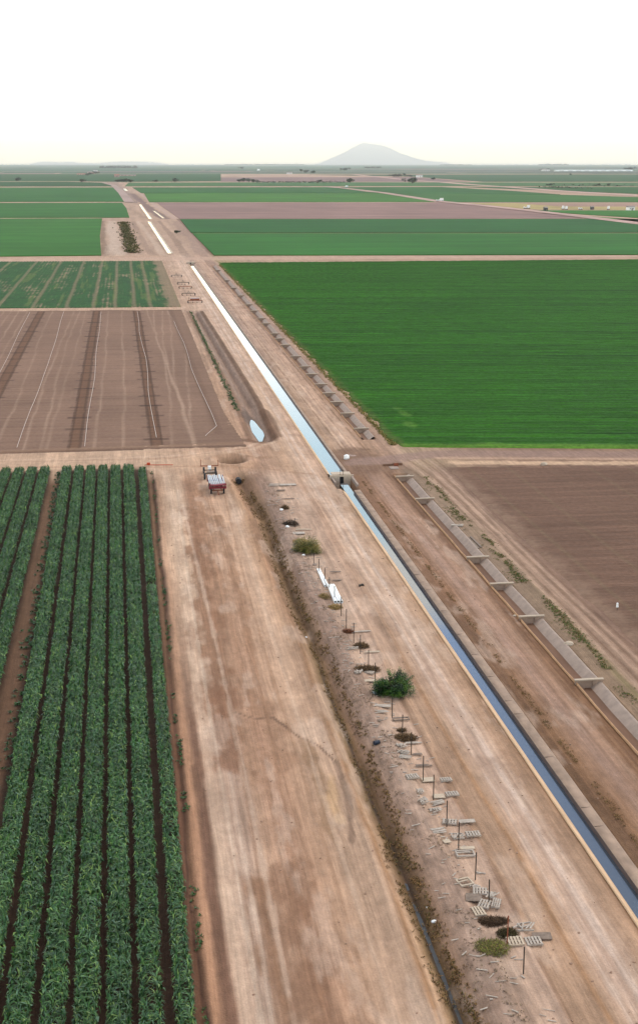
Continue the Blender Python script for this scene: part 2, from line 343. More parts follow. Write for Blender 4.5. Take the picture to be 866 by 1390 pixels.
    stroke([(51, 211.2), (84, 206), (140, 196.5), (330, 164)], 2.6, (214, 180, 148), .9, .3, .25, False)
    # fan of wheel tracks below the cross road, right
    for k in range(7):
        stroke([(41.5 + k * 1.1, 214), (43 + k * .9, 205), (44.2 + k * .7, 190), (44.6 + k * .62, 165)], .38, ((196, 166, 142) if k % 2 else (132, 104, 84)), .6, .6, .3, False)
    for x in (44.7, 46.1, 47.2):
        stroke([(x, 200), (x - .1, 150), (x + .05, 100), (x, 50)], .34, (190, 160, 136), .6, .6, .4, False)
        stroke([(x + .55, 200), (x + .5, 150), (x + .6, 100), (x + .5, 50)], .3, (128, 100, 80), .6, .6, .5, False)
    # soil of the debris strip: grey-brown litter
    m = sstep(18.2, 18.8, X) * sstep(21.2 , 20.2, X + (fbm(X * .3, Y * .25, 90) - .5) * 2.4) * sstep(206, 200, Y)
    blend(c, m * .5, A(152, 128, 112)); c *= (1 + m * (fbm(X * 2.5, Y * 1.6, 91) - .5) * .8)[..., None]
    # the drained basin in the corner of the upper field
    d = np.abs(X - np.interp(Y, *BX)); e2 = sstep(230, 236, Y) * sstep(452, 446, Y)
    blend(c, e2 * .85 * (1 - sstep(1.0, 2.4, d + (fbm(X * .8, Y * .2, 92) - .5))), A(158, 134, 118))
    blend(c, e2 * .8 * (1 - sstep(.3, .8, np.abs(X - np.interp(Y, *BX) - 1.9))), A(108, 80, 62))
    blend(c, e2 * .7 * (1 - sstep(.3, .9, np.abs(X - np.interp(Y, *BX) + 2.4))), A(122, 92, 72))
    blend(c, .8 * (1 - sstep(.6, 1.4, dist_line(X, Y, [(19, 234), (22, 231.5), (25, 236), (25.6, 250), (25.4, 262)]))), A(116, 86, 66))
    q = np.hypot((X - 22.2) / 1.5, (Y - 258) / 10) + (fbm(X * .8, Y * .4, 93) - .5) * .6
    blend(c, .7 * (1 - sstep(.6, 1.1, q)), A(96, 84, 78))
    # cross roads further off
    for (yy, wd, cc) in ((458.5, 3.2, (198, 164, 140)), (705, 26, (200, 168, 146))):
        m = 1 - sstep(wd * .35, wd * .65, np.abs(Y - (yy - .17 * (X - 0) * (1 if yy < 500 else .17))))
        blend(c, m * .7, A(*cc))
    c = c * np.array([1.05, 1.03, 1.04])
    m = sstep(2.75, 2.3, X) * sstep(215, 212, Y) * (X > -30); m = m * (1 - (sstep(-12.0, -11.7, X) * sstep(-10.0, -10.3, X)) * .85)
    blend(c, m * .9, A(54, 41, 33))  # deep shade between the crop beds, painted into the soil
    return np.clip(c, .01, .8)

def axis(spec):
    r = [spec[0][0]]
    for a, b, s in spec:
        n = max(1, int(round((b - a) / s))); r += list(a + (b - a) * (np.arange(n) + 1) / n)
    return np.array(r)
xs = axis([(-75, -14, 2.0), (-14, 2, .8), (2, 50, .16), (50, 90, 1.0), (90, 330, 6)])
ys = [50.0]
while ys[-1] < 760: ys.append(ys[-1] + max(.2, ys[-1] * .0036))
ys = np.array(ys)
g = [];  x = 14.0
while x < 98000: g.append(x); x *= 1.5
g = np.array(g)
xs = np.concatenate([-75 - g[::-1], xs, 330 + g])
ys2 = [ys[-1]];
while ys2[-1] < 1900: ys2.append(ys2[-1] * 1.009)
while ys2[-1] < 95000: ys2.append(ys2[-1] * 1.05)
ys = np.concatenate([50 - g[::-1], ys, ys2[1:]])
X, Y = np.meshgrid(xs, ys)
Z = height(X, Y)
near = (X > -76) & (X < 331) & (Y > 49) & (Y < 761)
Z = np.where(near, Z, 0) - .02
canal_cut = np.zeros(X.shape, bool)
prof_rows = [canal_prof(y) for y in ys]
for i, (y, p) in enumerate(zip(ys, prof_rows)):
    if 40 < y < CAN_N: canal_cut[i] = (xs > p[0] + .08) & (xs < p[5] - .08)
Z = np.where(canal_cut, -1.9, Z)
lat_cut = (X > 39.42) & (X < 41.72) & (((Y > 40) & (Y < 204)) | ((Y > 232) & (Y < 655)))
Z = np.where(lat_cut, -1.1, Z)
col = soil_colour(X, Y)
far = np.where(Y > 700, sstep(700, 760, Y), 0)
tan = A(190, 158, 136) * (1 + (fbm(X * .02, Y * .004, 61) - .5)[..., None] * .3)
tan *= (1 + (fbm(X * .25, Y * .012, 62, 4) - .5) * .5 + (fbm(X * .12, Y * .03, 63, 4) - .5) * .3)[..., None]
for ln, w_, cc, kk in ((((243, 297), (268, 322), (292, 349)), 3.5, (126, 98, 82), .8), (((238, 300), (258, 322), (276, 349)), 6, (168, 138, 122), .7), (((178, 262), (200, 280), (224, 297)), 9, (124, 98, 94), .8),
                       (((190, 262), (212, 280), (238, 297)), 5, (196, 166, 152), .7), (((216, 300), (236, 322), (254, 349)), 3, (150, 122, 104), .6), (((188, 300), (206, 325), (222, 347)), 3, (206, 178, 156), .7), (((180, 300), (194, 325), (206, 347)), 3, (158, 130, 112), .6),
                       (((140, 300), (140, 325), (144, 347)), 4, (130, 104, 84), .7), (((152, 300), (154, 325), (160, 347)), 7, (208, 182, 162), .8), (((150, 243), (160, 252), (178, 275)), 20, (150, 128, 122), .5)):
    d = dist_line(X, Y, pts(*ln)) + (fbm(X * .2, Y * .02, 64) - .5) * w_
    blend(tan, kk * (1 - sstep(w_ * .3, w_ * .8, d)), A(*cc))
col = col * (1 - far[..., None]) + tan * far[..., None]
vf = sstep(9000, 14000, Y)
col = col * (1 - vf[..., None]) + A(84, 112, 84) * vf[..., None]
V = np.stack([X, Y, Z], -1).reshape(-1, 3); COL = col.reshape(-1, 3)
ny, nx = X.shape
I = (np.arange(ny - 1)[:, None] * nx + np.arange(nx - 1)[None, :])
Q = np.stack([I, I + 1, I + 1 + nx, I + nx], -1)
xc = (xs[:-1] + xs[1:]) / 2; yc = (ys[:-1] + ys[1:]) / 2; XC, YC = np.meshgrid(xc, yc)
cls = np.zeros(XC.shape, int)
inY = (YC > 50) & (YC < 760)
cls[(XC > 25.4) & (XC < 29.4) & inY] = 1
cls[(XC > 34.3) & (XC < 38.3) & inY & ((YC < 203) | (YC > 224)) & (YC < 690)] = 2
cls[(np.abs(XC - ditch_x(YC)) < 1.0) & (YC > 50) & (YC < 204)] = 3
cls[(YC > 205) & (YC < 228) & (np.abs(YC - (221 - .1 * XC)) < 3.4) & (XC < 25.4) & (XC > -75)] = 4
cls[(np.abs(YC - (225.6 - .16 * XC)) < 2.6) & (XC > 42.2) & (XC < 330)] = 5
cls[(XC > 4.6) & (XC < 15.0) & (YC < 211) & (YC > 50)] = 6
names = {0: 'ground', 1: 'canal_service_road', 2: 'field_access_road', 3: 'drainage_ditch', 4: 'cross_road', 5: 'field_road', 6: 'dirt_yard'}
for k, nme in names.items():
    f = Q[cls == k]; used, inv = np.unique(f.ravel(), return_inverse=True)
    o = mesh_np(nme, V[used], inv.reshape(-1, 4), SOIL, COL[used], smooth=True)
    tag(o, kind='structure')

# ------------------------------------------------------------------ fields
def grid_sheet(name, xs, ys, zf, cf, mat, warp=None, skirt=.0, kind='structure', label=None, cat=None):
    X, Y = np.meshgrid(xs, ys)
    if warp: X, Y = warp(X, Y)
    Z = zf(X, Y); col = np.clip(cf(X, Y), .004, .8)
    if skirt:
        for sl_ in (np.s_[0, :], np.s_[-1, :], np.s_[:, 0], np.s_[:, -1]): Z[sl_] = -skirt
    ny, nx = X.shape
    I = (np.arange(ny - 1)[:, None] * nx + np.arange(nx - 1)[None, :])
    Q = np.stack([I, I + 1, I + 1 + nx, I + nx], -1).reshape(-1, 4)
    o = mesh_np(name, np.stack([X, Y, Z], -1).reshape(-1, 3), Q, mat, col.reshape(-1, 3), smooth=True)
    return tag(o, label, cat, kind=kind)
# brown field, right
def skewR(X, Y): return X, Y
def cf(X, Y):
    c = np.zeros(X.shape + (3,)) + A(120, 92, 76)
    c *= (1 + (fbm(X * .05, Y * 1.3, 11, 3) - .5) * .4 + (fbm(X * .06, Y * .08, 12) - .5) * .35)[..., None]
    m = sstep(51.5, 47.8, X + (fbm(X * .6, Y * .4, 13) - .5) * 3.5); blend(c, m * .8, A(152, 124, 104))
    m = sstep(204, 211, Y + .16 * (X - 50)); blend(c, m * .5, A(108, 80, 66))
    d = np.abs(np.mod(X + .0 * Y, 6.1) - 3.05); blend(c, .3 * (1 - sstep(.1, .3, d)), A(134, 116, 88))
    return c
grid_sheet('ploughed_field', np.arange(48.3, 135, .5), np.arange(50, 208.1, .45), lambda X, Y: .05 + .06 * np.sin(Y * 6.2) + (fbm(X * .7, Y * .7, 14) - .5) * .12, cf, TILLED,
           warp=lambda X, Y: (X + (fbm(Y * .3, Y * 0, 15) - .5) * 1.2 * (X < 49), Y - .165 * (X - 50) * (Y / 208)), skirt=.1)
# brown field, left
FB = lambda X, Y: (X, Y)
strips = [((-26.6, 454), (-26.6, 227), 1.0), ((-9.2, 455), (-9.1, 227.5), .95), ((3.4, 454), (4.5, 229.5), .95), ((-45, 456), (-46, 228), 1.0)]
pale = [(-35.5, .3), (-33.4, -.2), (-31, .2), (-22.5, .3), (-17.0, -.3), (-14.8, .3), (-13.0, .2), (-5.5, .1), (-1.0, -.1), (7.6, .5), (9.4, .6), (10.6, .6), (11.6, .7), (12.8, .8), (-39, .3), (-41, .1)]
def cfB(X, Y):
    c = np.zeros(X.shape + (3,)) + A(142, 112, 94)
    c *= (1 + (fbm(X * .05, Y * .9, 51, 3) - .5) * .25 + (fbm(X * .08, Y * .03, 52) - .5) * .4)[..., None]
    for x0, b in pale:
        xx = x0 + b * 2.2 * np.sin(Y * .02 + x0) ; d = np.abs(X - xx + (vn(Y * .1, X * 0, 53) - .5) * .5)
        blend(c, .55 * fbm(X * 0 + x0, Y * .03, 57) * 1.4 * (1 - sstep(.08, .36, d)), A(180, 150, 128))
    for (x0, y0), (x1, y1), w in strips:
        xx = x0 + (x1 - x0) * (Y - y0) / (y1 - y0)
        d = np.abs(X - xx) + (fbm(X, Y * .3, 54) - .5) * .35
        inside = (Y < y0) & (Y > y1)
        blend(c, inside * .92 * (1 - sstep(w * .85, w * 1.25, d)), A(120, 88, 68))
        blend(c, inside * .6 * (1 - sstep(.12, .34, np.abs(d - w * .95))), A(72, 52, 42))
        ph = np.mod(Y + 3.0 * math.sin(x0), 11.5) - 5.7
        blend(c, inside * (.25 + .7 * vn(np.round(Y / 11.5), X * 0 + x0, 58)) * (1 - sstep(.3, .9, np.abs(ph))) * (1 - sstep(1.9, 2.5, np.abs(X - xx))), A(68, 50, 42))
    # edge: darker turn rows and pale corner
    blend(c, .55 * (1 - sstep(.3, 1.1, np.abs(X - 15.6 + .006 * (Y - 230)))) * (Y > 240), A(106, 82, 68))
    blend(c, .45 * sstep(13.4, 15, X), A(134, 104, 86))
    blend(c, .8 * (1 - sstep(.5, 1.6, np.abs(Y - 230 - .05 * X))), A(150, 118, 96))
    blend(c, .7 * (1 - sstep(.3, 1.0, np.abs(Y - 228.4))), A(112, 86, 70))
    blend(c, .8 * (1 - sstep(.4, 1.4, np.abs(Y - 453.6 + .1 * X))), A(104, 78, 64))
    return c
grid_sheet('tilled_field', np.arange(-75, 18.01, .3), np.arange(227.4, 456, .8), lambda X, Y: .04 + .05 * np.sin(Y * 5.5) + (fbm(X * .5, Y * .3, 55) - .5) * .08, cfB, TILLED,
           warp=lambda X, Y: (X + np.where(X > 15, (Y < 262) * (262 - Y) * .045 * (X - 15) / 3, 0), Y - .10 * (X - 0) * sstep(227, 300, Y) * .6 - .02 * X * 0), skirt=.1)
# patchy green field, left
def cfD(X, Y):
    soil = A(150, 124, 98); gr = A(40, 84, 30)
    c = np.zeros(X.shape + (3,)) + soil
    row = .5 + .5 * np.cos(X * 2 * math.pi / 1.35)
    pat = fbm(X * .16, Y * .035, 71, 4); pat2 = fbm(X * .9, Y * .02, 72, 3); pat3 = fbm(X * .5, Y * .2, 70, 4)
    m = sstep(.24, .46, pat * .5 + pat2 * .35 + pat3 * .3 + row * .12 - .10)
    for x0 in (-54, -41.5, -30, -19.2, -10.5, -3.4, 3.0, 8.2):
        m *= 1 - .55 * (1 - sstep(.2, 1.0, np.abs(X - x0 + (vn(Y * .05, X * 0, 73) - .5) * .4)))
    m *= 1 - .85 * sstep(12.5, 15.5, X + (fbm(X * .5, Y * .15, 74) - .5) * 5)
    blend(c, m, gr * (1 + (fbm(X * .7, Y * .2, 75) - .5)[..., None] * .8))
    yel = sstep(.62, .72, fbm(X * .5, Y * .02, 76, 3)); blend(c, yel * .35, A(120, 128, 62))
    return c
grid_sheet('patchy_crop_field', np.arange(-90, 18.3, .33), np.arange(463, 690, 1.3), lambda X, Y: .08 + .12 * (.5 + .5 * np.cos(X * 4.65)) + (fbm(X, Y * .4, 77) - .5) * .1, cfD, GREEN,
           warp=lambda X, Y: (X, Y - .06 * (X - 18)), skirt=.1, kind='structure')
# wide green field, right: rows of ridges across
def cfG(X, Y):
    c = np.zeros(X.shape + (3,)) + A(45, 96, 15)
    k = np.round(Y + .17 * X)
    c *= (1 + (hash2(k, k * 0, 5) - .5) * .42 + (fbm(X * .03, (Y + .17 * X) * .35, 82, 3) - .5) * .3 + (fbm(X * .03, Y * .02, 83) - .5) * .25)[..., None]
    dk = (hash2(k, k * 0 + 3, 6) > .93) * sstep(.42, .55, fbm(X * .02, Y * .4, 84)); blend(c, dk * .6, A(20, 46, 14))
    for (u, v, ru, rv) in ((548, 562, 9, 5), (556, 578, 12, 5), (540, 556, 8, 2)):
        x0, y0 = P(u, v); x1, _ = P(u + ru, v); _, y1 = P(u, v - rv)
        q = np.hypot((X - x0) / (x1 - x0), (Y - y0) / (y1 - y0)) + (fbm(X * .5, Y * .4, 85) - .5)
        blend(c, .5 * (1 - sstep(.5, 1.1, q)), A(98, 138, 52))
    e = Y - (224.5 - .165 * (X - 44)); blend(c, .6 * (1 - sstep(1.2, 3.4, e + (fbm(X * .15, Y, 86) - .5) * 3)), A(110, 150, 58))
    blend(c, .4 * (1 - sstep(3.5, 6.5, e)) * sstep(3, 4, e), A(26, 62, 20))
    e = X - 44.3; blend(c, .55 * (1 - sstep(.3, 1.6, e + (fbm(X, Y * .3, 87) - .5) * 1.6)), A(96, 104, 52))
    return c
def zG(X, Y):
    k = Y + .17 * X
    return .2 + .12 * np.cos(k * 2 * math.pi) + (fbm(X * .8, Y * .8, 88, 3) - .5) * .22
gx = np.concatenate([np.arange(44.2, 60, .35), np.arange(60, 110, .8), np.arange(110, 336, 3)])
grid_sheet('green_crop_field', gx, np.arange(0, 446, .42), zG, cfG, GREEN,
           warp=lambda X, Y: (X + (X < 46) * (fbm(Y * .25, Y * 0, 89) - .5) * 1.6 * (46 - X), Y + 224.3 - .17 * (X - 44) + (446 - 0) * 0 + .15 * (X - 44) * sstep(0, 446, Y)), skirt=.05, kind='stuff',
           label='dense dark green field of low crop rows right of the canal', cat='crop field')

# distant fields: low standing crop slabs on the tan plain
def slab(name, poly, h, c, label=None, mat=FARG, kind='structure', z0=0):
    w = pts(*poly); n = len(w)
    (xa, ya), (xb, yb) = w[0], w[1]
    v = [(x, y, h + z0) for x, y in w] + [(x, y, -.1) for x, y in w]
    f = [tuple(range(n))] + [(i, n + i, n + (i + 1) % n, (i + 1) % n) for i in range(n)]
    me = bpy.data.meshes.new(name); me.from_pydata(v, [], f); me.materials.append(mat); me.update()
    ca = me.color_attributes.new('Col', 'FLOAT_COLOR', 'POINT'); cc = A(*c)
    ca.data.foreach_set('color', np.tile(np.append(cc, 1), 2 * n).astype(np.float32))
    o = bpy.data.objects.new(name, me); C.objects.link(o); tag(o, label, kind=kind); return o
gf = 'distant_crop_field'
# left of the canal
slab(gf, [(-60, 349), (-60, 297.5), (139, 297), (136, 320), (138, 347)], .4, (52, 109, 32))
slab(gf, [(-60, 296), (-60, 276), (166, 275.6), (172, 283), (176, 295.5)], .4, (47, 104, 33))
slab(gf, [(-60, 274.3), (-60, 255), (160, 254.6), (172, 265), (177, 273.9)], .4, (43, 100, 34))
slab(gf, [(-60, 253.3), (-60, 247), (90, 246.8), (148, 248.5), (156, 253)], .4, (33, 82, 32))
slab(gf, [(-60, 246.2), (-60, 236.5), (300, 236.2), (300, 246), (170, 247.0), (100, 246)], .4, (40, 86, 40))
# right of the canal
slab(gf, [(262, 317.3), (900, 317.3), (900, 346), (291, 347)], .4, (43, 106, 28))
slab(gf, [(245, 298), (860, 297.6), (900, 300.5), (900, 316), (260, 316.2)], .4, (36, 93, 33))
slab('distant_brown_field', [(213, 275.3), (597, 275), (705, 285), (790, 296.8), (244, 297.2)], .15, (150, 118, 110), mat=FARG)
slab(gf, [(196, 262.5), (517, 262.3), (572, 270), (590, 274.3), (203, 274.6)], .4, (63, 115, 34))
slab(gf, [(180, 254.6), (451, 254.3), (500, 261), (515, 262), (192, 262.2)], .4, (40, 97, 35))
slab(gf, [(462, 254.3), (598, 254), (690, 259), (760, 264), (540, 263), (520, 261.8)], .4, (40, 95, 33))
slab(gf, [(523, 262.4), (560, 263), (760, 264.5), (866, 268), (900, 269), (900, 274.6), (600, 274.6), (580, 270)], .4, (55, 104, 37))
slab(gf, [(628, 254), (700, 254), (900, 254), (900, 265), (760, 259)], .4, (36, 90, 32))
slab(gf, [(170, 252.9), (175, 248), (470, 247.6), (900, 248), (900, 253), (600, 252.6)], .4, (63, 106, 52))
slab('distant_brown_field', [(300, 246.6), (300, 241), (560, 240.2), (640, 246.8)], .15, (140, 112, 108), mat=FARG)
slab(gf, [(655, 246.8), (560, 239.8), (420, 237.2), (900, 236.8), (900, 246.8)], .4, (45, 88, 47))
slab('distant_stubble_field', [(640, 276), (900, 276), (900, 285), (740, 284.5), (712, 283.6)], .15, (178, 158, 104), mat=FARG)
slab('distant_brown_field', [(700, 276.0), (900, 276.0), (900, 281), (760, 280.5)], .25, (168, 136, 118), mat=FARG)
slab(gf, [(722, 286), (900, 286), (900, 297), (866, 296), (800, 292)], .4, (50, 111, 24))
slab(gf, [(735, 289), (800, 294), (900, 301), (900, 304), (866, 302.5)], .4, (80, 117, 44))
# patchwork of the far plain
fv, ff, fc = [], [], []
y = 6650.0
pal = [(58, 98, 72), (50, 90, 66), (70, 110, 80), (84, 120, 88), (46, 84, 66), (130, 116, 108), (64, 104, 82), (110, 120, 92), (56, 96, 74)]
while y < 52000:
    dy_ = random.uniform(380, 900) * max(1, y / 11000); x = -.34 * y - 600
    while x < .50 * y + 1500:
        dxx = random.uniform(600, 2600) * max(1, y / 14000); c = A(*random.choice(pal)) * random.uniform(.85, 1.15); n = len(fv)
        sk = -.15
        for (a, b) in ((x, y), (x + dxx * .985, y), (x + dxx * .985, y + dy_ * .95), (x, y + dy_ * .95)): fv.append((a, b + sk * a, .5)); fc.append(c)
        ff.append((n, n + 1, n + 2, n + 3)); x += dxx
    y += dy_
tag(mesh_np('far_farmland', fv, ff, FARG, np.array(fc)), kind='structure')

# ------------------------------------------------------------------ roads beyond
def ribbon(name, line, w, c, z=.12, kind='structure'):
    w_ = pts(*line); v, f = [], []
    for i, (x, y) in enumerate(w_):
        a = w_[max(0, i - 1)]; b = w_[min(len(w_) - 1, i + 1)]; dx, dy = b[0] - a[0], b[1] - a[1]; L = math.hypot(dx, dy)
        nx_, ny_ = -dy / L, dx / L; v += [(x - nx_ * w / 2, y - ny_ * w / 2, z), (x + nx_ * w / 2, y + ny_ * w / 2, z)]
    for i in range(len(w_) - 1): f.append((2 * i, 2 * i + 1, 2 * i + 3, 2 * i + 2))
    return tag(mesh_np(name, v, f, FARG, np.tile(A(*c), (len(v), 1))), kind=kind)
ribbon('distant_road', ((440, 253.6), (470, 256), (520, 262), (593, 273.5), (650, 279), (710, 285.5), (760, 291), (866, 304), (920, 310)), 16, (196, 162, 150), .6)
ribbon('distant_road', ((480, 237), (520, 241), (560, 245.2), (600, 247.6), (640, 251), (700, 255), (760, 259.5), (866, 266), (910, 269)), 26, (206, 170, 158), .6)
ribbon('distant_road', ((90, 246.6), (140, 247.8), (155, 252), (166, 262), (176, 275)), 12, (176, 150, 140), .55)

# ------------------------------------------------------------------ canal lining and water
def lining(name, ylist, mats):
    v, f, mi = [], [], []
    for y in ylist:
        a, b, wl, wr, c, d, zw = canal_prof(y)
        k1 = (wl - b) / -zw; k2 = (c - wr) / -zw; zb = zw - .6
        jit = (vn(np.array(y * .3), np.array(0.), 8) - .5) * .04
        v += [(a + jit, y, -1.9), (a + jit, y, .07), (b, y, .07), (b - k1 * zb, y, zb), (c + k2 * zb, y, zb), (c, y, .06), (d + jit, y, .12), (d + jit, y, -1.9)]
    n = 8
    for i in range(len(ylist) - 1):
        for j in range(n - 1):
            if j == 3: m = 2
            elif j in (0, 1, 2): m = 0
            elif j == 4: m = 2
            else: m = 1
            f.append((i * n + j, i * n + j + 1, (i + 1) * n + j + 1, (i + 1) * n + j)); mi.append(m)
    o = mesh_np(name, v, f, mats); o.data.polygons.foreach_set('material_index', mi); return tag(o, kind='structure')
DARKW = mat_plain('wet_dark_concrete', A(84, 66, 60), .7, .25, 1.2, stretch=(1, .4, 1))
lining('canal_lining', list(np.arange(50, 196.1, 3)), [SILT, CONC_D, DARKW])
lining('canal_lining', list(np.arange(205, CAN_N, 6)), [SILT, CONC_D, DARKW])
def strip_water(name, rows, mat):
    v, f = [], []
    for (y, a, b, z) in rows: v += [(a, y, z), (b, y, z)]
    for i in range(len(rows) - 1): f.append((2 * i, 2 * i + 1, 2 * i + 3, 2 * i + 2))
    return tag(mesh_np(name, v, f, mat), kind='structure')
def crow(y): p = canal_prof(y); return (y, p[2] - .02, p[3] + .02, p[6])
strip_water('canal_water', [crow(y) for y in np.arange(50, 196.1, 3)] + [(200.0, 30.64, 31.74, -.32)], WATER)
strip_water('canal_water', [crow(y) for y in np.arange(205, CAN_N, 6)], WATER)
m = MB(); y = 52.0; rr = random.Random(2)
while y < 195:
    if rr.random() < .55: m.box((32.22, y, .098), (.86, rr.uniform(.015, .04), .02), rz=rr.uniform(-.04, .04))
    y += rr.choice([1.5, 3.0, 3.0])
tag(m.build('slab_joint', DARKW), kind='structure')
def far_reach(x0, y0, x1, y1, w):
    m = MB(); dx = (x1 - x0) / (y1 - y0)
    for a, b, z in ((-.5, 0, .25), (w, w + .9, .25)):
        m.v += [(x0 + a, y0, -.3), (x0 + a, y0, z), (x0 + b, y0, z), (x0 + b, y0, -.3), (x1 + a, y1, -.3), (x1 + a, y1, z), (x1 + b, y1, z), (x1 + b, y1, -.3)]
        n = len(m.v) - 8; m.f += [(n, n + 1, n + 5, n + 4), (n + 1, n + 2, n + 6, n + 5), (n + 2, n + 3, n + 7, n + 6), (n, n + 3, n + 2, n + 1), (n + 4, n + 5, n + 6, n + 7)]
    tag(m.build('canal_bank', CONC_L), kind='structure')
    strip_water('canal_water', [(y0, x0, x0 + w, .1), (y1, x1, x1 + w, .1)], WATER)
far_reach(22.8, 745, 19.8, 1158, 1.9); far_reach(22.0, 1216, 18.8, 1655, 2.2); far_reach(5.5, 2480, 2.2, 2700, 4.5)
far_reach(34.0, 1230, 30.0, 1420, 1.0)

# ------------------------------------------------------------------ lateral ditch of concrete
def lateral(name, ylist):
    v, f, mi = [], [], []; S_ = [(39.34, -1.1), (39.34, .12), (39.44, .12), (40.0, -.45), (40.75, -.45), (41.45, .12), (41.72, .12), (41.72, -1.1)]
    for y in ylist:
        j = (vn(np.array(y * .2), np.array(0.), 18) - .5) * .12
        v += [(x + j, y, z) for x, z in S_]
    for i in range(len(ylist) - 1):
        for k in range(7):
            f.append((i * 8 + k, i * 8 + k + 1, (i + 1) * 8 + k + 1, (i + 1) * 8 + k)); mi.append([0, 0, 2, 2, 1, 1, 1][k])
    o = mesh_np(name, v, f, [mat_plain('tan_lip', A(196, 152, 112), .9, .15, 1.0), CONC, mat_silt]); o.data.polygons.foreach_set('material_index', mi); return tag(o, kind='structure')
mat_silt = mat_plain('silt', A(126, 94, 74), .95, .2, .8, stretch=(1, .3, 1), bump=.3)  # brown sediment, with the channel's shade mixed into the tone
lateral('concrete_lateral', list(np.arange(50, 203.1, 3))); lateral('concrete_lateral', list(np.arange(233, 654, 6)))

def part_box(name, mat, parent, *boxes):
    m = MB()
    for b in boxes: m.box(*b)
    return m.build(name, mat, parent)
def check_gate(y, label, group, detail=True, z=.34):
    t = empty('ditch_check', (40.55, y, 0)); tag(t, label, 'water check', group)
    m = MB(); h = z + .5
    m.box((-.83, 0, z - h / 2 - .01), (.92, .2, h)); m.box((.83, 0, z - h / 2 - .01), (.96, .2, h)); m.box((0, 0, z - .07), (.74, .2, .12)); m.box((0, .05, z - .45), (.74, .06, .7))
    m.build('wall', CONC_D, t)  # darker than the cap: shade below it is put into the wall colour
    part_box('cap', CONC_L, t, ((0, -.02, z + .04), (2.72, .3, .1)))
    return t
bars = [(106.5, 'just below the frame edge side, nearest of the row'), ]
names_n = ['nearest', 'second', 'third', 'fourth', 'fifth', 'sixth', 'seventh', 'eighth', 'ninth', 'tenth', 'eleventh', 'twelfth', 'thirteenth', 'fourteenth', 'fifteenth', 'sixteenth', 'seventeenth', 'eighteenth', 'nineteenth', 'twentieth']
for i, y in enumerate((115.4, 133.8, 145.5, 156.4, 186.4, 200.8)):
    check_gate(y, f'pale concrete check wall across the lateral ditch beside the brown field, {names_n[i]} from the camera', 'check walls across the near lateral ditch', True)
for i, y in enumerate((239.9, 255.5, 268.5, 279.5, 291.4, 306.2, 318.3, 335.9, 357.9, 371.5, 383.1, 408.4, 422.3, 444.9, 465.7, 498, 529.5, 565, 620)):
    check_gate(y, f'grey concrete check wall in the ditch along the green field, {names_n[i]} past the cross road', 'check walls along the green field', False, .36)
# loose structures by the lateral: boards and a pipe
def headwall_gate(x0, x1, y, zt, zlow, label, wing, dark=True):
    t = empty('canal_gate', ((x0 + x1) / 2, y, 0)); tag(t, label, 'canal gate'); w = x1 - x0; ow = .62
    m = MB(); h = zt - zlow; side = (w - ow) / 2
    m.box((-w / 2 + side / 2, 0, (zt + zlow) / 2), (side, .35, h)); m.box((w / 2 - side / 2, 0, (zt + zlow) / 2), (side, .35, h))
    m.box((0, 0, zt - .12), (ow, .35, .24)); m.build('headwall', CONC_L, t)
    part_box('deck', CONC_L, t, ((0, 1.0, zt + .02), (w * .8, 1.7, .16)))
    part_box('wing_wall', CONC, t, ((w / 2 - .25, -wing / 2 - .2, (zt - .2 + zlow) / 2), (.3, wing, zt - .2 - zlow)))
    part_box('wing_wall', CONC, t, ((-w / 2 + .35, -wing / 3, (zt - .3 + zlow) / 2), (.25, wing * .6, zt - .3 - zlow)))
    part_box('gate', BLACK, t, ((0, .16, zt - .95), (ow - .02, .04, 1.5)))  # black sheet behind the opening paints its dark interior; no gate plate
    m = MB(); m.tube((-.22, -.1, zt), (-.22, -.1, zt + .75), .035); m.tube((.22, -.1, zt), (.22, -.1, zt + .75), .035); m.box((0, -.1, zt + .76), (.6, .1, .08)); m.build('lifting_frame', STEEL, t)
    m = MB()
    for k in range(12):
        a, b = 2 * math.pi * k / 12, 2 * math.pi * (k + 1) / 12
        m.tube((.18 * math.cos(a), -.1 + .18 * math.sin(a), zt + .86), (.18 * math.cos(b), -.1 + .18 * math.sin(b), zt + .86), .02, k=5)
    m.build('handwheel', STEEL, t)
    part_box('gate_well_floor', DARKW, t, ((0, .9, zlow + .3), (w * .9, 1.6, .2)))
    return t
headwall_gate(29.5, 33.1, 202.6, .42, -1.7, 'concrete canal gate with black opening where the blue canal narrows', 5.5)
headwall_gate(28.9, 33.0, 668.0, .6, -1.7, 'distant concrete canal gate with dark opening below the far cross road', 3.0)

# ------------------------------------------------------------------ water in the ditch and the basin
dy = np.arange(56, 85, 1.0)
strip_water('ditch_water', [(y, float(ditch_x(np.array(y))) - .14, float(ditch_x(np.array(y))) + .16 + .06 * math.sin(y * 1.7), -.70) for y in dy], MUDW)
bw = [(235.6, 22.0, 22.6), (238, 21.9, 23.0), (241, 21.8, 23.5), (245, 21.6, 23.6), (249, 21.6, 23.3), (252, 21.9, 23.2), (255, 22.2, 23.0), (256.6, 22.5, 22.7)]
strip_water('basin_water', [(y, a, b, -.68) for y, a, b in bw], WATER)

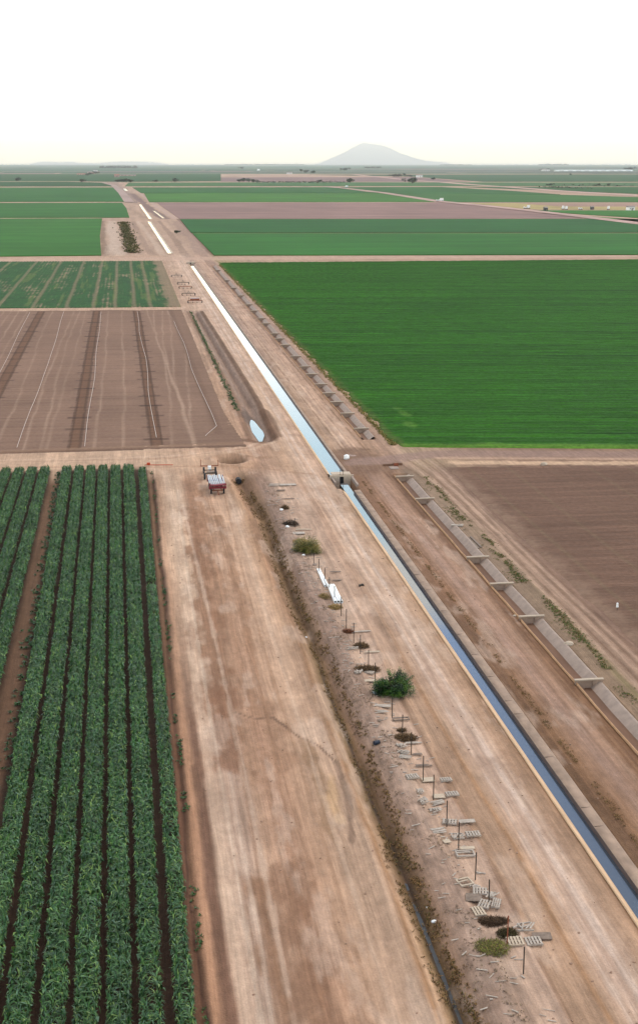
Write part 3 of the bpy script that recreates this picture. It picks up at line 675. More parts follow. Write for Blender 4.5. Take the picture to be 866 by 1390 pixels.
# ------------------------------------------------------------------ leafy crop in beds, near left
def leaves(cx, cy, cz, n, L, Wd, cols, el0=.35, el1=1.25, bend=.5):
    """n arching leaves per plant centre -> vertices, tris, colours (numpy)"""
    m = len(cx); T = m * n
    bx = np.repeat(cx, n) + rng.normal(0, .05, T); by = np.repeat(cy, n) + rng.normal(0, .05, T); bz = np.repeat(cz, n)
    az = rng.uniform(0, 2 * math.pi, T); el = rng.uniform(el0, el1, T); l = rng.uniform(L * .6, L * 1.15, T); w = rng.uniform(.7, 1.2, T) * Wd
    dxy = np.stack([np.cos(az), np.sin(az)], 1); pe = np.stack([-np.sin(az), np.cos(az)], 1)
    def pt(s, e, side):
        r = l * s
        h = np.cos(e) * r; z = np.sin(e) * r
        return np.stack([bx + dxy[:, 0] * h + pe[:, 0] * side, by + dxy[:, 1] * h + pe[:, 1] * side, bz + z], 1)
    p0 = pt(.05, el, 0); p1 = pt(.6, el, w / 2); p2 = pt(.6, el, -w / 2); p3 = pt(1, el - bend * rng.uniform(.3, 1.2, T), 0)
    v = np.stack([p0, p1, p3, p2], 1).reshape(-1, 3)
    f = np.arange(T * 4).reshape(-1, 4)
    ci = rng.integers(0, len(cols), T); c = np.array(cols)[ci] * rng.uniform(.75, 1.25, (T, 1))
    return v, f, np.repeat(c, 4, 0)
LC = [A(56, 100, 50, .8), A(44, 84, 42, .8), A(72, 114, 62, .8), A(92, 130, 84, .8), A(66, 110, 46, .8), A(120, 148, 80, .8), A(88, 120, 98, .8), A(38, 72, 38, .8), A(50, 90, 56, .8)]
near_x = [-8.05, -6.15, -4.3, -2.5, -.7, 1.1]; far_x = [-8.65, -6.85, -5.05, -3.2, -1.3, .8]
def gapx(i, y):
    a = near_x[0] + 1.83 * i if not 0 <= i < 6 else near_x[i]; b = far_x[0] + 1.89 * i if not 0 <= i < 6 else far_x[i]
    return a + (b - a) * (y - 84) / 124
vv, ff, cc = [], [], []; vl, fl, cl_ = [], [], []
NL = 24
def bed(xa, xb, y0, y1, arrs, den=1.0, gaps=()):
    """plants over a bed between two furrows"""
    A_, B_, C_ = arrs
    y = y0; xs_, ys_ = [], []
    while y < y1:
        if not any(a < y < b for a, b in gaps):
            l, r = xa(y), xb(y); wd = r - l
            for k in (.25, .5, .75) if wd > 1.7 else (.3, .7):
                xs_.append(l + wd * k + random.gauss(0, .06)); ys_.append(y + random.gauss(0, .12))
        y += .5 / den
    cx, cy = np.array(xs_), np.array(ys_)
    v, f, c = leaves(cx, cy, np.full(len(cx), .12), NL, .66, .075, LC, .45, 1.45, .7)
    yy_ = v[:, 1]; yq_ = np.floor(yy_ * 2.2); lo_ = xa(yy_) - .04 + .16 * hash2(yq_, yq_ * 0 + int(abs(xa(100.)) * 50), 3); hi_ = xb(yy_) + .04 - .16 * hash2(yq_, yq_ * 0 + int(abs(xa(100.)) * 50), 4); mid_ = (lo_ + hi_) / 2; hw_ = (hi_ - lo_) / 2
    v[:, 0] = mid_ + hw_ * np.tanh((v[:, 0] - mid_) / hw_ * 1.2) * (1.04 + rng.normal(0, .075, len(v))); v[:, 2] *= 1.35 - .40 * ((v[:, 0] - mid_) / hw_) ** 2
    v[:, 2] *= .8 + .4 * fbm(v[:, 0] * .8, v[:, 1] * .35, 97)
    k = 1 + (fbm(np.repeat(cx, NL * 4) * .9, np.repeat(cy, NL * 4) * .5, 99) - .5) * .8
    A_.append(v); B_.append((f)); C_.append(c * k[:, None] * np.array([.92, .93, .78]))
for i in range(5):
    bed(lambda y, i=i: gapx(i, y) + .04, lambda y, i=i: gapx(i + 1, y) - .04, 57, 214.5, (vv, ff, cc))
bed(lambda y: gapx(-1, y) - .0, lambda y: gapx(0, y) - .1, 57, 214.5, (vv, ff, cc)) 
bed(lambda y: gapx(5, y) + .26 + 0 * y, lambda y: gapx(5, y) + 1.66, 57, 212.5, (vl, fl, cl_), 1.0, ((150.0, 151.6), (139.3, 140.2), (100.5, 101.4), (93.2, 93.8)))
def merge(name, vs, fs, cs, mat):
    off = 0; F_ = []
    for v, f in zip(vs, fs): F_.append(f + off); off += len(v)
    return mesh_np(name, np.concatenate(vs), np.concatenate(F_), mat, np.clip(np.concatenate(cs), .003, .8))
tag(merge('leafy_crop', vv, ff, cc, LEAF), 'wide block of leafy green crop beds between the bare furrow strip and the yard', 'crop', kind='stuff')
tag(merge('leafy_crop', vl, fl, cl_, LEAF), 'narrow single bed of leafy crop along the edge of the dirt yard', 'crop', kind='stuff')
v3, f3, c3 = [], [], []
for i in range(6):
    xa = -12.0 - 1.94 * i
    bed(lambda y, xa=xa: xa - 1.9, lambda y, xa=xa: xa - .04, 57, 214.5 , (v3, f3, c3))
tag(merge('leafy_crop', v3, f3, c3, LEAF), 'leafy green crop beds left of the bare furrow strip', 'crop', kind='stuff')

# ------------------------------------------------------------------ weeds and dry brush
def tufts(name, label, xs_, ys_, zs_, L, n, cols, mat=DRYLEAF, Wd=.05, cat='weeds', el=(.4, 1.4)):
    v, f, c = leaves(np.asarray(xs_), np.asarray(ys_), np.asarray(zs_), n, L, Wd, cols, el[0], el[1], .5)
    return tag(mesh_np(name, v, f, mat, np.clip(c, .004, .8)), label, cat, kind='stuff')
DRY = [A(134, 104, 66), A(156, 126, 84), A(108, 82, 52), A(98, 92, 50), A(146, 110, 74), A(84, 66, 44)]
GRN = [A(70, 100, 44), A(92, 120, 56), A(56, 84, 40), A(110, 120, 70)]
n = 3600; ty = 52 + 152 * rng.random(n) ** 1.25; tx = ditch_x(ty) + rng.choice([-.55, .55, .7], n) + rng.normal(0, .2, n)
keep = fbm(tx * 1.2, ty * .5, 101) > .40; tx, ty = tx[keep], ty[keep]
tufts('ditch_weeds', 'dry brown and olive weeds lining the drainage ditch', tx, ty, height(tx, ty) - .03, .24, 6, DRY, Wd=.06)
n = 2600; ty = 55 + 145 * rng.random(n); tx = 18.6 + 2.2 * rng.random(n)
keep = fbm(tx * .8, ty * .4, 102) > .55; tx, ty = tx[keep], ty[keep]
tufts('dry_litter', 'sparse dry weeds and litter on the grey brown strip beside the posts', tx, ty, height(tx, ty) - .02, .13, 5, [A(150, 130, 112), A(120, 100, 84), A(100, 82, 64), A(170, 146, 110)], Wd=.05)
n = 5200; ty = 52 + 150 * rng.random(n) ** 1.1; tx = 43.75 + rng.normal(0, .3, n) - np.abs(rng.normal(0, .6, n)) * (rng.random(n) < .4) + .3 * np.sin(ty * .2)
keep = fbm(tx * .7, ty * .25, 103) > .5; tx, ty = tx[keep], ty[keep]
tufts('green_weeds', 'low green weeds between the lateral ditch and the brown field tracks', tx, ty, height(tx, ty), .16, 6, GRN + DRY[:2], Wd=.06)
n = 1700; ty = 52 + 148 * rng.random(n) ** 1.1; tx = 33.85 + np.abs(rng.normal(0, .28, n))
keep = fbm(tx * .7, ty * .4, 104) > .45; tx, ty = tx[keep], ty[keep]
tufts('bank_weeds', 'brown dry weeds along the right edge of the canal slab', tx, ty, height(tx, ty), .14, 5, DRY, Wd=.05)
n = 420; ty = 56 + 155 * rng.random(n); tx = 3.25 + rng.normal(0, .1, n)
keep = fbm(tx * .7, ty * .3, 105) > .52; tx, ty = tx[keep], ty[keep]
tufts('edge_weeds', 'small green weeds along the edge of the dirt yard beside the crop', tx, ty, height(tx, ty), .24, 9, [A(48, 92, 30), A(66, 110, 40), A(40, 76, 30)], LEAF, .08)
n = 260; ty = 100 + 112 * rng.random(n) ** .8; tx = -10.2 + rng.normal(0, .35, n) - .004 * (ty - 100)
tufts('furrow_weeds', 'small dark green weeds in the bare furrow strip between crop beds', tx, ty, np.full(n, 0.), .34, 12, [A(40, 84, 34), A(56, 98, 40), A(34, 68, 30)], LEAF, .12)
n = 500; ty = 262 + 186 * rng.random(n); tx = 20.4 + rng.normal(0, .25, n) + .0 * ty
tufts('basin_weeds', 'green weeds along the field side of the drained basin', tx, ty, height(tx, ty), .4, 8, GRN, LEAF, .14)
n = 3000; ty = 226 + 430 * rng.random(n) ** 1.4; tx = 43.7 + rng.normal(0, .3, n)
tufts('field_edge_weeds', 'yellowed grass along the edge of the dark green field', tx, ty, height(tx, ty), .34, 5, [A(190, 160, 104), A(160, 140, 84), A(120, 120, 60), A(90, 110, 50)], Wd=.12)
n = 1100; ty = 750 + 400 * rng.random(n); tx = np.interp(ty, [740, 1180], [P(182, 348)[0], P(167, 301)[0]]) + rng.normal(0, 2.0, n)
tufts('ditch_scrub', 'olive brown scrub along a dry ditch beyond the far cross road', tx, ty, np.zeros(n), 1.3, 6, [A(96, 100, 60), A(120, 110, 74), A(70, 84, 46), A(140, 120, 90)], Wd=.6)

# ------------------------------------------------------------------ bushes by the posts
def bush(name, x, y, rx_, ry_, hz, cols, nl, label, cat, leaf=.16, seed=1, airy=.0, tall=()):
    r = np.random.default_rng(seed); t = empty(name, (x, y, 0)); tag(t, label, cat)
    m = MB(); ends = []
    for k in range(26):
        a = r.uniform(0, 2 * math.pi); q = math.sqrt(r.uniform(.02, 1)) * .86; hh = hz * (1 - .55 * q * q) * r.uniform(.5, .8)
        e = (rx_ * q * math.cos(a), ry_ * q * math.sin(a), hh); mid = (e[0] * .45, e[1] * .45, hh * .55)
        m.tube((r.normal(0, .06), r.normal(0, .06), -.05), mid, .05, .032, 5, False); m.tube(mid, e, .032, .010, 5, False); ends.append(np.array(e)); ends.append((np.array(mid) + e) / 2)
    m.build('trunk', BARK, t)
    cl = []; lumps = []
    for _ in range(34):
        a = r.uniform(0, 6.28); q = math.sqrt(r.random()) * .8; lumps.append((rx_ * q * math.cos(a), ry_ * q * math.sin(a), hz * (.62 - .38 * q * q) * r.uniform(.5, 1.1) if _ % 2 else hz * r.uniform(.12, .3), r.uniform(.28, .42)))
    for k in range(nl):
        e = lumps[r.integers(len(lumps))]; d = r.normal(0, 1, 3); d /= np.linalg.norm(d); q = r.uniform(.55, 1.12) if r.random() < .85 else r.uniform(1.1, 1.5)
        p = np.array((e[0] + d[0] * q * e[3] * rx_ * .8, e[1] + d[1] * q * e[3] * ry_, e[2] + d[2] * q * e[3] * hz * .62))
        if p[2] < 0: p[2] = r.uniform(.05, .4)
        cl.append(p)
    for (tx_, ty_, tz_) in tall:
        for k in range(nl // 60):
            s = r.uniform(.5, 1); cl.append(np.array((tx_ * s, ty_ * s, tz_ * s)) + r.normal(0, .09, 3))
    cl = np.array(cl); cl[:, 2] = np.maximum(cl[:, 2], .06)
    n = len(cl); az = r.uniform(0, 6.28, n); el = r.uniform(-.6, 1.2, n); ln = leaf * r.uniform(.6, 1.3, n); w = ln * .45
    d = np.stack([np.cos(az) * np.cos(el), np.sin(az) * np.cos(el), np.sin(el)], 1); s = np.stack([-np.sin(az), np.cos(az), r.normal(0, .4, n)], 1)
    v = np.stack([cl - d * ln[:, None] / 2, cl + s * w[:, None] / 2, cl + d * ln[:, None] / 2, cl - s * w[:, None] / 2], 1).reshape(-1, 3)
    clump = fbm(cl[:, 0] * 2.2 + 50, cl[:, 1] * 2.2 + cl[:, 2] * 2.6 + 50, seed, 3)
    ci = np.clip((clump - .28) / .44 * len(cols) + r.normal(0, .5, n), 0, len(cols) - 1).astype(int)
    c = np.array(cols)[ci] * r.uniform(.7, 1.3, (n, 1))
    mesh_np('crown', v, np.arange(4 * n).reshape(-1, 4), LEAF, np.repeat(c, 4, 0), t)
    return t
bx, by = P(418, 752); bush('olive_bush', bx, by + .6, 2.0, 1.4, 2.9, [A(84, 90, 34), A(112, 114, 46), A(136, 130, 58), A(166, 148, 80)], 11000, 'olive green feathery bush above the white pipes', 'bush', .12, 3)
bx, by = P(537, 946); bush('green_bush', bx, by + .7, 2.0, 1.4, 2.6, [A(26, 52, 18), A(42, 78, 26), A(62, 102, 32), A(96, 130, 44)], 20000, 'dense dark green bush in the row of posts', 'bush', .12, 5,
                           tall=((-.5, .3, 2.2), (.55, .3, 2.25), (1.7, .1, 1.6), (-1.2, 0, 1.5), (-1.9, -.4, .5)))
# ------------------------------------------------------------------ the row of posts
post_px = [(400, 713, .9), (426, 765, 1.3), (433, 777, 1.6), (441, 789, 1.6), (447, 801, 1.5), (454, 815, 1.6), (463, 836, 2.1), (470, 852, 2.0), (480, 873, 2.05), (489, 888, 1.9), (500, 909, 1.9), (509, 929, 2.05), (532, 975, 1.9), (546, 1000, 1.92), (558, 1025, 1.9),
           (574, 1062, 2.15), (588, 1086, 2.0), (606, 1122, 2.0), (622, 1153, 2.0), (645, 1195, 2.0), (663, 1229, 1.8), (688, 1284, 2.05), (710, 1322, 1.75)]
ordn = {i: s for i, s in enumerate(['nearest', 'second nearest', 'third nearest', 'fourth nearest', 'fifth nearest', 'sixth nearest', 'seventh nearest', 'eighth nearest', 'ninth nearest', 'tenth nearest', 'eleventh nearest'])}
beside = {0: 'nearest to the camera at the bottom of the row', 1: 'rusty, second nearest, at the corner of the long double pallet', 2: 'behind the heap of tumbled pallets, third nearest', 3: 'fourth nearest, by the open frame pallet',
          4: 'fifth nearest, between two long pallets', 5: 'sixth nearest, left of the long flat board', 6: 'seventh nearest, left of the boards with slats', 7: 'eighth nearest, crossing the thin plank', 8: 'ninth nearest, crossing the pale plank below the brown brush',
          9: 'tenth nearest, below the dark green bush', 10: 'eleventh nearest, emerging beneath the dark green bush', 11: 'just above and left of the dark green bush', 12: 'second above the dark green bush, in front of brown brush', 13: 'third above the dark green bush, before the round brush heap',
          14: 'fourth above the dark green bush, at the thin white boards', 15: 'fifth above the dark green bush, standing clear', 16: 'just below the larger white pipe bundle', 17: 'in front of the larger white pipe bundle', 18: 'between the two white pipe bundles',
          19: 'in front of the smaller white pipe bundle', 20: 'at the upper tip of the smaller white pipe bundle', 21: 'directly below the olive bush', 22: 'farthest, above the olive bush by brown brush'}
for i, (u, v, h) in enumerate(post_px[::-1]):
    x, y = P(u, v)
    m = MB(); lean = (random.gauss(0, .012), random.gauss(0, .012))
    z0 = float(height(np.array(x), np.array(y)))
    r = .038
    m.box((0, 0, h / 2 - .1), (.075, .018, h + .2), rx=lean[0]); m.box((0, .026, h / 2 - .1), (.018, .05, h + .2), rx=lean[0])
    o = m.build('steel_post', RUST if i == 1 else POST, loc=(x, y, z0), rz=random.uniform(-.3, .3))
    tag(o, 'thin dark steel post ' + beside[i] if i != 1 else 'thin rusty steel post, second nearest, at the corner of the long double pallet', 'post', 'steel posts in a row along the debris strip')

# ------------------------------------------------------------------ pallets, boards, planks
def pallet_mesh(kind, w, d, rs):
    m = MB(); r = random.Random(rs)
    if kind == 'slat':
        n = max(4, int(round(w / .19)))
        for yy in (-d / 2 + .05, 0, d / 2 - .05): m.box((0, yy, .06), (w, .07, .10))
        for k in range(n): m.box((-w / 2 + (k + .5) * w / n, r.gauss(0, .02), .123), (w / n * .62, d, .022), rz=r.gauss(0, .015))
        for xx in (-w / 2 + .06, w / 2 - .06): m.box((xx, 0, .0), (.1, d, .018))
    elif kind == 'broken':
        for k in range(3): m.box((r.gauss(0, .06), -d / 2 + d * k / 2, .06), (w * r.uniform(.7, 1.1), .07, .09), rz=r.gauss(0, .12))
        for k in range(6): m.box((-w / 2 + (k + .5) * w / 6, r.gauss(0, .08), .125 + r.random() * .03), (.1, d * r.uniform(.6, 1.1), .022), rz=r.gauss(-.35, .28), rx=r.gauss(0, .05))
    elif kind == 'sheet':
        m.box((0, 0, .05), (w, d, .05)); m.box((-w / 3, 0, .01), (.08, d * .95, .05)); m.box((w / 3, 0, .01), (.08, d * .95, .05))
    elif kind == 'plank':
        m.box((0, 0, .05), (w, .16, .05), rz=r.gauss(0, .02)); m.box((r.gauss(0, .1), .19, .04), (w * .8, .10, .04), rz=r.gauss(0, .04))
    elif kind == 'frame':
        m.box((0, -d / 2, .07), (w, .1, .1)); m.box((0, d / 2, .07), (w, .1, .1)); m.box((-w / 2 + .05, 0, .07), (.1, d - .1, .1)); m.box((w / 2 - .05, 0, .07), (.1, d - .1, .1))
        m.box((-w * .1, .05, .14), (w * .75, .12, .022), rz=.05)
    elif kind == 'planks':
        for k in range(5): m.box((r.gauss(0, .08), -d / 2 + d * k / 4, .05 + .03 * (k % 2)), (w * r.uniform(.8, 1.1), .11, .035), rz=r.gauss(0, .06))
    return m
items = [ # u, v, width px, depth m, kind, rz, material, label
 (561.5, 1010, 22, .35, 'plank', 0, 'g', 'long pale plank in front of the brown brush heap below the dark green bush'),
 (545, 1015, 13, .7, 'broken', .3, 'g', 'small broken pale pallet just left of the post below the brown brush'),
 (547, 1025, 16, .6, 'broken', -.2, 'g', 'broken pallet behind the grey one, left of the ninth post'),
 (549, 1031, 16, .6, 'planks', -.25, 'g', 'loose grey planks just left of the thin plank near the middle of the row'),
 (566, 1026, 14, .3, 'plank', 0, 'd', 'short dull plank touching the top of a post, right of broken pallets'),
 (575, 1041, 23, .3, 'plank', 0, 'd', 'thin dull plank crossing a post halfway up, alone on pale soil'),
 (559.4, 1059, 17, .95, 'slat', .12, 'g', 'slatted pale pallet left of the foot of a post, first of three in line'),
 (580.5, 1060, 17, .9, 'sheet', 0, 'c', 'flat grey board between two slatted pallets, middle of three in line'),
 (605, 1061, 16, .7, 'slat', .08, 'g', 'slatted pallet at the right end of the upper line of three'),
 (570, 1079, 8, .7, 'broken', .2, 'g', 'two loose slats left of the long board and slatted pallet'),
 (595.4, 1082.5, 16, .8, 'sheet', 0, 'c', 'flat pale board right of a post foot, joined to a slatted pallet'),
 (613.2, 1081, 18, .85, 'slat', .05, 'g', 'slatted pallet with bold slats at the right end of the lower line'),
 (574.5, 1092.5, 14, .8, 'broken', .5, 'g', 'scattered white slats leaning left of the crossed planks'),
 (594, 1091, 18, .6, 'planks', .25, 'g', 'crossed grey planks left of a post top'),
 (590, 1102, 18, .6, 'broken', .4, 'g', 'broken slats on darker soil below the crossed planks'),
 (610, 1117.5, 20, .85, 'slat', -.3, 'g', 'tilting slatted pallet at a post foot, left end of its line'),
 (633.5, 1118, 22, .6, 'sheet', 0, 'g', 'long thin grey board right of a tilting slatted pallet'),
 (596, 1131, 20, .8, 'planks', .12, 'g', 'stack of grey planks on dark soil left of the posts'),
 (621, 1137, 19, .9, 'broken', -.1, 'g', 'rough grey pallet half behind a post, left of its twin'),
 (641.5, 1136, 20, .9, 'slat', 0, 'g', 'grey pallet with close slats ending in a pale corner at the road side'),
 (606, 1145, 10, .6, 'sheet', .2, 'c', 'small cream board alone below the stack of planks'),
 (634, 1153, 20, .5, 'sheet', 0, 'c', 'thin cream board at the top of a post, above an open frame'),
 (631, 1161, 26, .9, 'frame', 0, 'g', 'open frame pallet between two posts with one loose plank inside'),
 (630.5, 1201, 20, .9, 'frame', .25, 'c', 'cream box-like frame tilting left of a post foot'),
 (644, 1207, 10, .7, 'broken', .9, 'g', 'few loose slats between the cream frame and the pallet heap'),
 (651, 1214, 20, .9, 'slat', -.25, 'g', 'upper pallet of the tumbled heap beside the third post'),
 (667, 1219, 13, .7, 'broken', -.2, 'g', 'right pallet of the tumbled heap, behind the third post'),
 (642.5, 1222, 22, 1.0, 'sheet', -.22, 'd', 'dull plywood sheet at the left of the tumbled pallet heap'),
 (657, 1231, 16, 1.0, 'slat', -.5, 'g', 'pallet lying low in the middle of the tumbled heap'),
 (649, 1240, 17, 1.1, 'slat', .1, 'c', 'pallet with bold white slats at the bottom of the tumbled heap'),
 (673, 1230, 12, 1.1, 'slat', -.4, 'g', 'narrow pallet turned askew right of the tumbled heap'),
 (711, 1261, 26, .9, 'broken', -.15, 'g', 'loose slatted pallet above the long double pallet near the bottom'),
 (735, 1272, 26, .8, 'sheet', -.12, 'd', 'dull flat board lying nearest the road at the bottom right'),
 (699, 1279.5, 23, .95, 'slat', 0, 'c', 'left half of the long double pallet at the rusty post'),
 (723.5, 1279.5, 23, .95, 'slat', 0, 'g', 'right half of the long double pallet near the bottom'),
 (519.4, 961, 22, .7, 'sheet', -.2, 'g', 'slanting grey board directly under the dark green bush'),
 (518, 970.5, 15, .5, 'planks', -.1, 'g', 'short pale board below the slanting one under the green bush'),
 (544, 978, 23, .6, 'frame', 0, 'd', 'flat open frame between the two posts under the green bush'),
 (516, 984, 7, .4, 'plank', .1, 'd', 'tiny stick of wood left of the open frame'),
 (502, 926.5, 16, .7, 'sheet', -.1, 'c', 'cream board left of the green bush at a post foot'),
 (487, 917, 12, .7, 'broken', .1, 'g', 'broken grey pallet left end, before the long brush heap'),
 (501, 915, 14, .7, 'slat', -.6, 'g', 'pallet with slanting slats in front of the long brush heap'),
 (471, 857, 16, .6, 'sheet', .1, 'g', 'white curved board left of a post above the round brush heap'),
 (492, 858.5, 24, .4, 'plank', 0, 'g', 'thin long white plank right of a post above the round brush heap'),
 (479, 884, 16, .5, 'broken', 0, 'g', 'scattered pale slats left of the thin plank below the round brush heap'),
 (505, 886.5, 22, .4, 'plank', 0, 'c', 'long pale plank right of a post below the round brush heap'),
 (458, 789, 14, .4, 'plank', 0, 'd', 'dull plank between the white pipe bundles, lower one'),
 (455, 778, 16, .5, 'plank', -.1, 'd', 'dull plank right of the smaller white pipe bundle, upper one'),
 (373, 659, 15, 1.6, 'planks', -.3, 'g', 'heap of pale planks at the top end of the debris strip'),
 (391, 659, 22, 1.4, 'sheet', 0, 'g', 'wide white board at the far end of the debris strip'),
 (381, 666.5, 11, .8, 'planks', .0, 'd', 'dark planks in front of the far plank heap'),
 (391, 678, 17, .5, 'plank', 0, 'd', 'single dark plank lying below the far plank heap'),
 (404, 725, 20, 1.2, 'sheet', 0, 'g', 'pale board just above the olive bush'),
 (412, 720, 22, .5, 'plank', -.03, 'c', 'yellowish plank just above the olive bush'),
]
for k, (u, v, wp, d, kind, rz, mt, label) in enumerate(items):
    x, y = P(u, v); x1, _ = P(u + wp, v); w = (x1 - x); d *= .74 if v < 1195 else .9
    z0 = float(height(np.array(x), np.array(y)))
    nm = {'slat': 'pallet', 'broken': 'broken_pallet', 'sheet': 'board', 'plank': 'plank', 'frame': 'open_pallet', 'planks': 'plank_pile'}[kind]
    o = pallet_mesh(kind, w, d, k).build(nm, {'g': WOODG, 'c': WOODC, 'd': WOODD}[mt], loc=(x, y, z0 + .06 + (.08 if 1212 < v < 1233 else 0)), rz=rz)
    o.rotation_euler[0] = random.gauss(.03, .02); o.rotation_euler[1] = random.gauss(0, .02)
    tag(o, label, {'slat': 'pallet', 'broken': 'pallet', 'sheet': 'board', 'plank': 'plank', 'frame': 'pallet', 'planks': 'planks'}[kind], 'old pallets and boards along the post row')

# ------------------------------------------------------------------ heaps of dead brush
def brush(u, v, wp, hz, label, cols, dm=1.1):
    x, y = P(u, v); x1, _ = P(u + wp, v); rx_ = (x1 - x) / 2; z0 = float(height(np.array(x), np.array(y)))
    n = int(260 * rx_ * 1.6); a = rng.uniform(0, 6.28, n); q = np.sqrt(rng.random(n))
    cx = x + rx_ * q * np.cos(a); cy = y + dm * .5 * q * np.sin(a); cz = z0 + hz * (1 - q * q) * rng.random(n)
    v_, f_, c_ = leaves(cx, cy, cz, 4, .3, .035, cols, -.3, 1.1, .4)
    return tag(mesh_np('dead_brush', v_, f_, DRYLEAF, np.clip(c_, .004, .8)), label, 'dead brush', 'heaps of dead brush along the post row')
BR = [A(92, 70, 46), A(112, 88, 60), A(70, 52, 36), A(132, 106, 76)]
brush(490, 878, 20, .35, 'round dark heap of dead brush beside a post above the green bush', BR, 1.5)
brush(472, 858, 16, .25, 'reddish small heap of dead brush left of the thin white planks', [A(140, 90, 66), A(116, 76, 54)], .9)
brush(496, 911, 40, .35, 'long low heap of dead brush upper left of the green bush', BR, 1.3)
brush(549, 1003, 34, .4, 'heap of dead brush below the green bush around a post', BR, 1.3)
brush(394, 714, 22, .6, 'dark arching heap of dead brush above the olive bush', [A(70, 54, 42), A(54, 42, 34)], 1.6)
brush(387, 690, 11, .5, 'small brown tuft of dead brush beside a white bit at the far end', BR, 1.2)
brush(668, 1252, 44, .2, 'long dark mat of dead brush below the pallet heap', [A(74, 58, 44), A(96, 76, 58)], .9)
brush(688, 1268, 26, .3, 'dark green-brown heap of brush right behind the rusty post', [A(74, 62, 40), A(90, 84, 50), A(60, 48, 34)], 1.0)
brush(666, 1290, 50, .3, 'yellow green weeds with dry stalks at the bottom edge below the pallets', [A(140, 140, 66), A(110, 116, 60), A(150, 128, 84), A(90, 80, 50)], 1.8)
brush(545, 992, 10, .12, 'tiny brown brush patch on pale soil below the open frame', BR, .5)
brush(455, 825, 18, .25, 'yellowish dry grass tuft left of a post below the pipe bundles', [A(180, 150, 96), A(150, 124, 80)], 1.4)
brush(440, 812, 14, .3, 'dry grass tuft left of the larger white pipe bundle', [A(170, 142, 92), A(120, 104, 70)], 1.8)
brush(408, 738, 26, .5, 'straw coloured grass spilling from the left of the olive bush', [A(196, 164, 104), A(170, 140, 90)], 2.5)

m = MB(); rr = random.Random(4)
for k in range(420):
    y = rr.uniform(62, 200); x = rr.gauss(20.7, 1.1) + rr.choice([0, 0, -1.2]); zz = float(height(np.array(x), np.array(y))) + .03
    if 19.0 - .4 < x < 23.2: m.box((x, y, zz), (rr.uniform(.1, .7), rr.uniform(.03, .1), .03), rz=rr.gauss(0, .5))
tag(m.build('wood_litter', WOODG), 'splinters of old boards littering the strip between ditch and road', 'wood litter', kind='stuff')
m = MB(); rr = random.Random(9)
for k in range(700):
    y = 55 + 150 * rr.random() ** 1.6; x = rr.choice([rr.uniform(4.5, 15.8), rr.uniform(18.5, 25.5), rr.uniform(23, 30), rr.uniform(33.5, 39)]); zz = float(height(np.array(x), np.array(y))); q = .02 + .10 * rr.random() ** 3
    m.box((x, y, zz), (q * 1.3, q, q * .8), rz=rr.uniform(0, 3), rx=rr.uniform(-.5, .5))
tag(m.build('clods', mat_plain('clod', A(170, 138, 116), .95, .3, 2.0)), 'dry clods and stones scattered over the dirt roads', 'clods', kind='stuff')

# ------------------------------------------------------------------ white pipes on the ground
def pipe(x0, y0, x1, y1, r, z, label, grp):
    m = MB(); L = math.hypot(x1 - x0, y1 - y0); t = empty('irrigation_pipe', (x0, y0, z)); t.rotation_euler = (0, 0, math.atan2(y1 - y0, x1 - x0))
    tag(t, label, 'pipe', grp)
    k = 14; n = 0; v = []; f = []
    for xx, rr in ((0, r), (L, r), (L, r * .86), (0, r * .86)):
        for i in range(k):
            a = 2 * math.pi * i / k; v.append((xx, rr * math.cos(a), rr * math.sin(a)))
    for s in range(4):
        for i in range(k): f.append((s * k + i, s * k + (i + 1) % k, ((s + 1) % 4) * k + (i + 1) % k, ((s + 1) % 4) * k + i))
    m.v, m.f = v, f; m.build('tube', WHITE, t, smooth=True)
    MB().tube((L * .03 + .2, 0, 0), (L * .03 + .23, 0, 0), r * .85, k=14).build('dark_bore', BLACK, t)
    return t
a0 = P(443, 797); a1 = P(432.5, 775)
for i, (o_, lab) in enumerate(((-.13, 'left pipe of the smaller white bundle'), (.19, 'right pipe of the smaller white bundle'))):
    pipe(a0[0] + o_, a0[1], a1[0] + o_ * .6, a1[1] + .3, .12, .12, lab, 'white pipes below the olive bush')
b0 = P(459.5, 819.5); b1 = P(450, 798)
for i, (o_, z_, lab) in enumerate(((-.33, .18, 'left pipe of the larger white bundle'), (.0, .19, 'middle pipe of the larger white bundle'), (.33, .18, 'right pipe of the larger white bundle'))):
    pipe(b0[0] + o_, b0[1], b1[0] + o_ * .8, b1[1] + .4, .17, z_, lab, 'white pipes below the olive bush')

# white hoses on the tilled field
HOSE = mat_plain('dusty_hose', A(226, 208, 196), .6, .1)
def hose(name, line, r, label, grp, z=.14):
    m = MB(); w = []
    for (p, q) in zip(line[:-1], line[1:]):
        for s in range(8): t = s / 8; w.append((p[0] + (q[0] - p[0]) * t, p[1] + (q[1] - p[1]) * t))
    w.append(line[-1]); rr = random.Random(len(label))
    w = [(x + .12 * math.sin(y * .07 + x), y) for x, y in w]
    for (p, q) in zip(w[:-1], w[1:]): m.tube((p[0], p[1], z), (q[0], q[1], z), r, k=6, caps=False)
    tag(m.build(name, HOSE), label, 'hose', grp)
gr = 'white irrigation hoses on the tilled field'
hose('irrigation_hose', [(-30.1, 452), (-29.3, 390), (-28.5, 319), (-28.4, 300)], .04, 'leftmost white hose on the tilled field, by the left frame edge', gr)
hose('irrigation_hose', [(-19.4, 453), (-19.0, 400), (-18.3, 330), (-18.6, 270), (-18.4, 232)], .04, 'long white hose between the first and second dark strips', gr)
hose('irrigation_hose', [(-7.6, 451), (-7.6, 380), (-7.3, 310), (-7.5, 231.5)], .04, 'white hose along the right edge of the middle dark strip', gr)
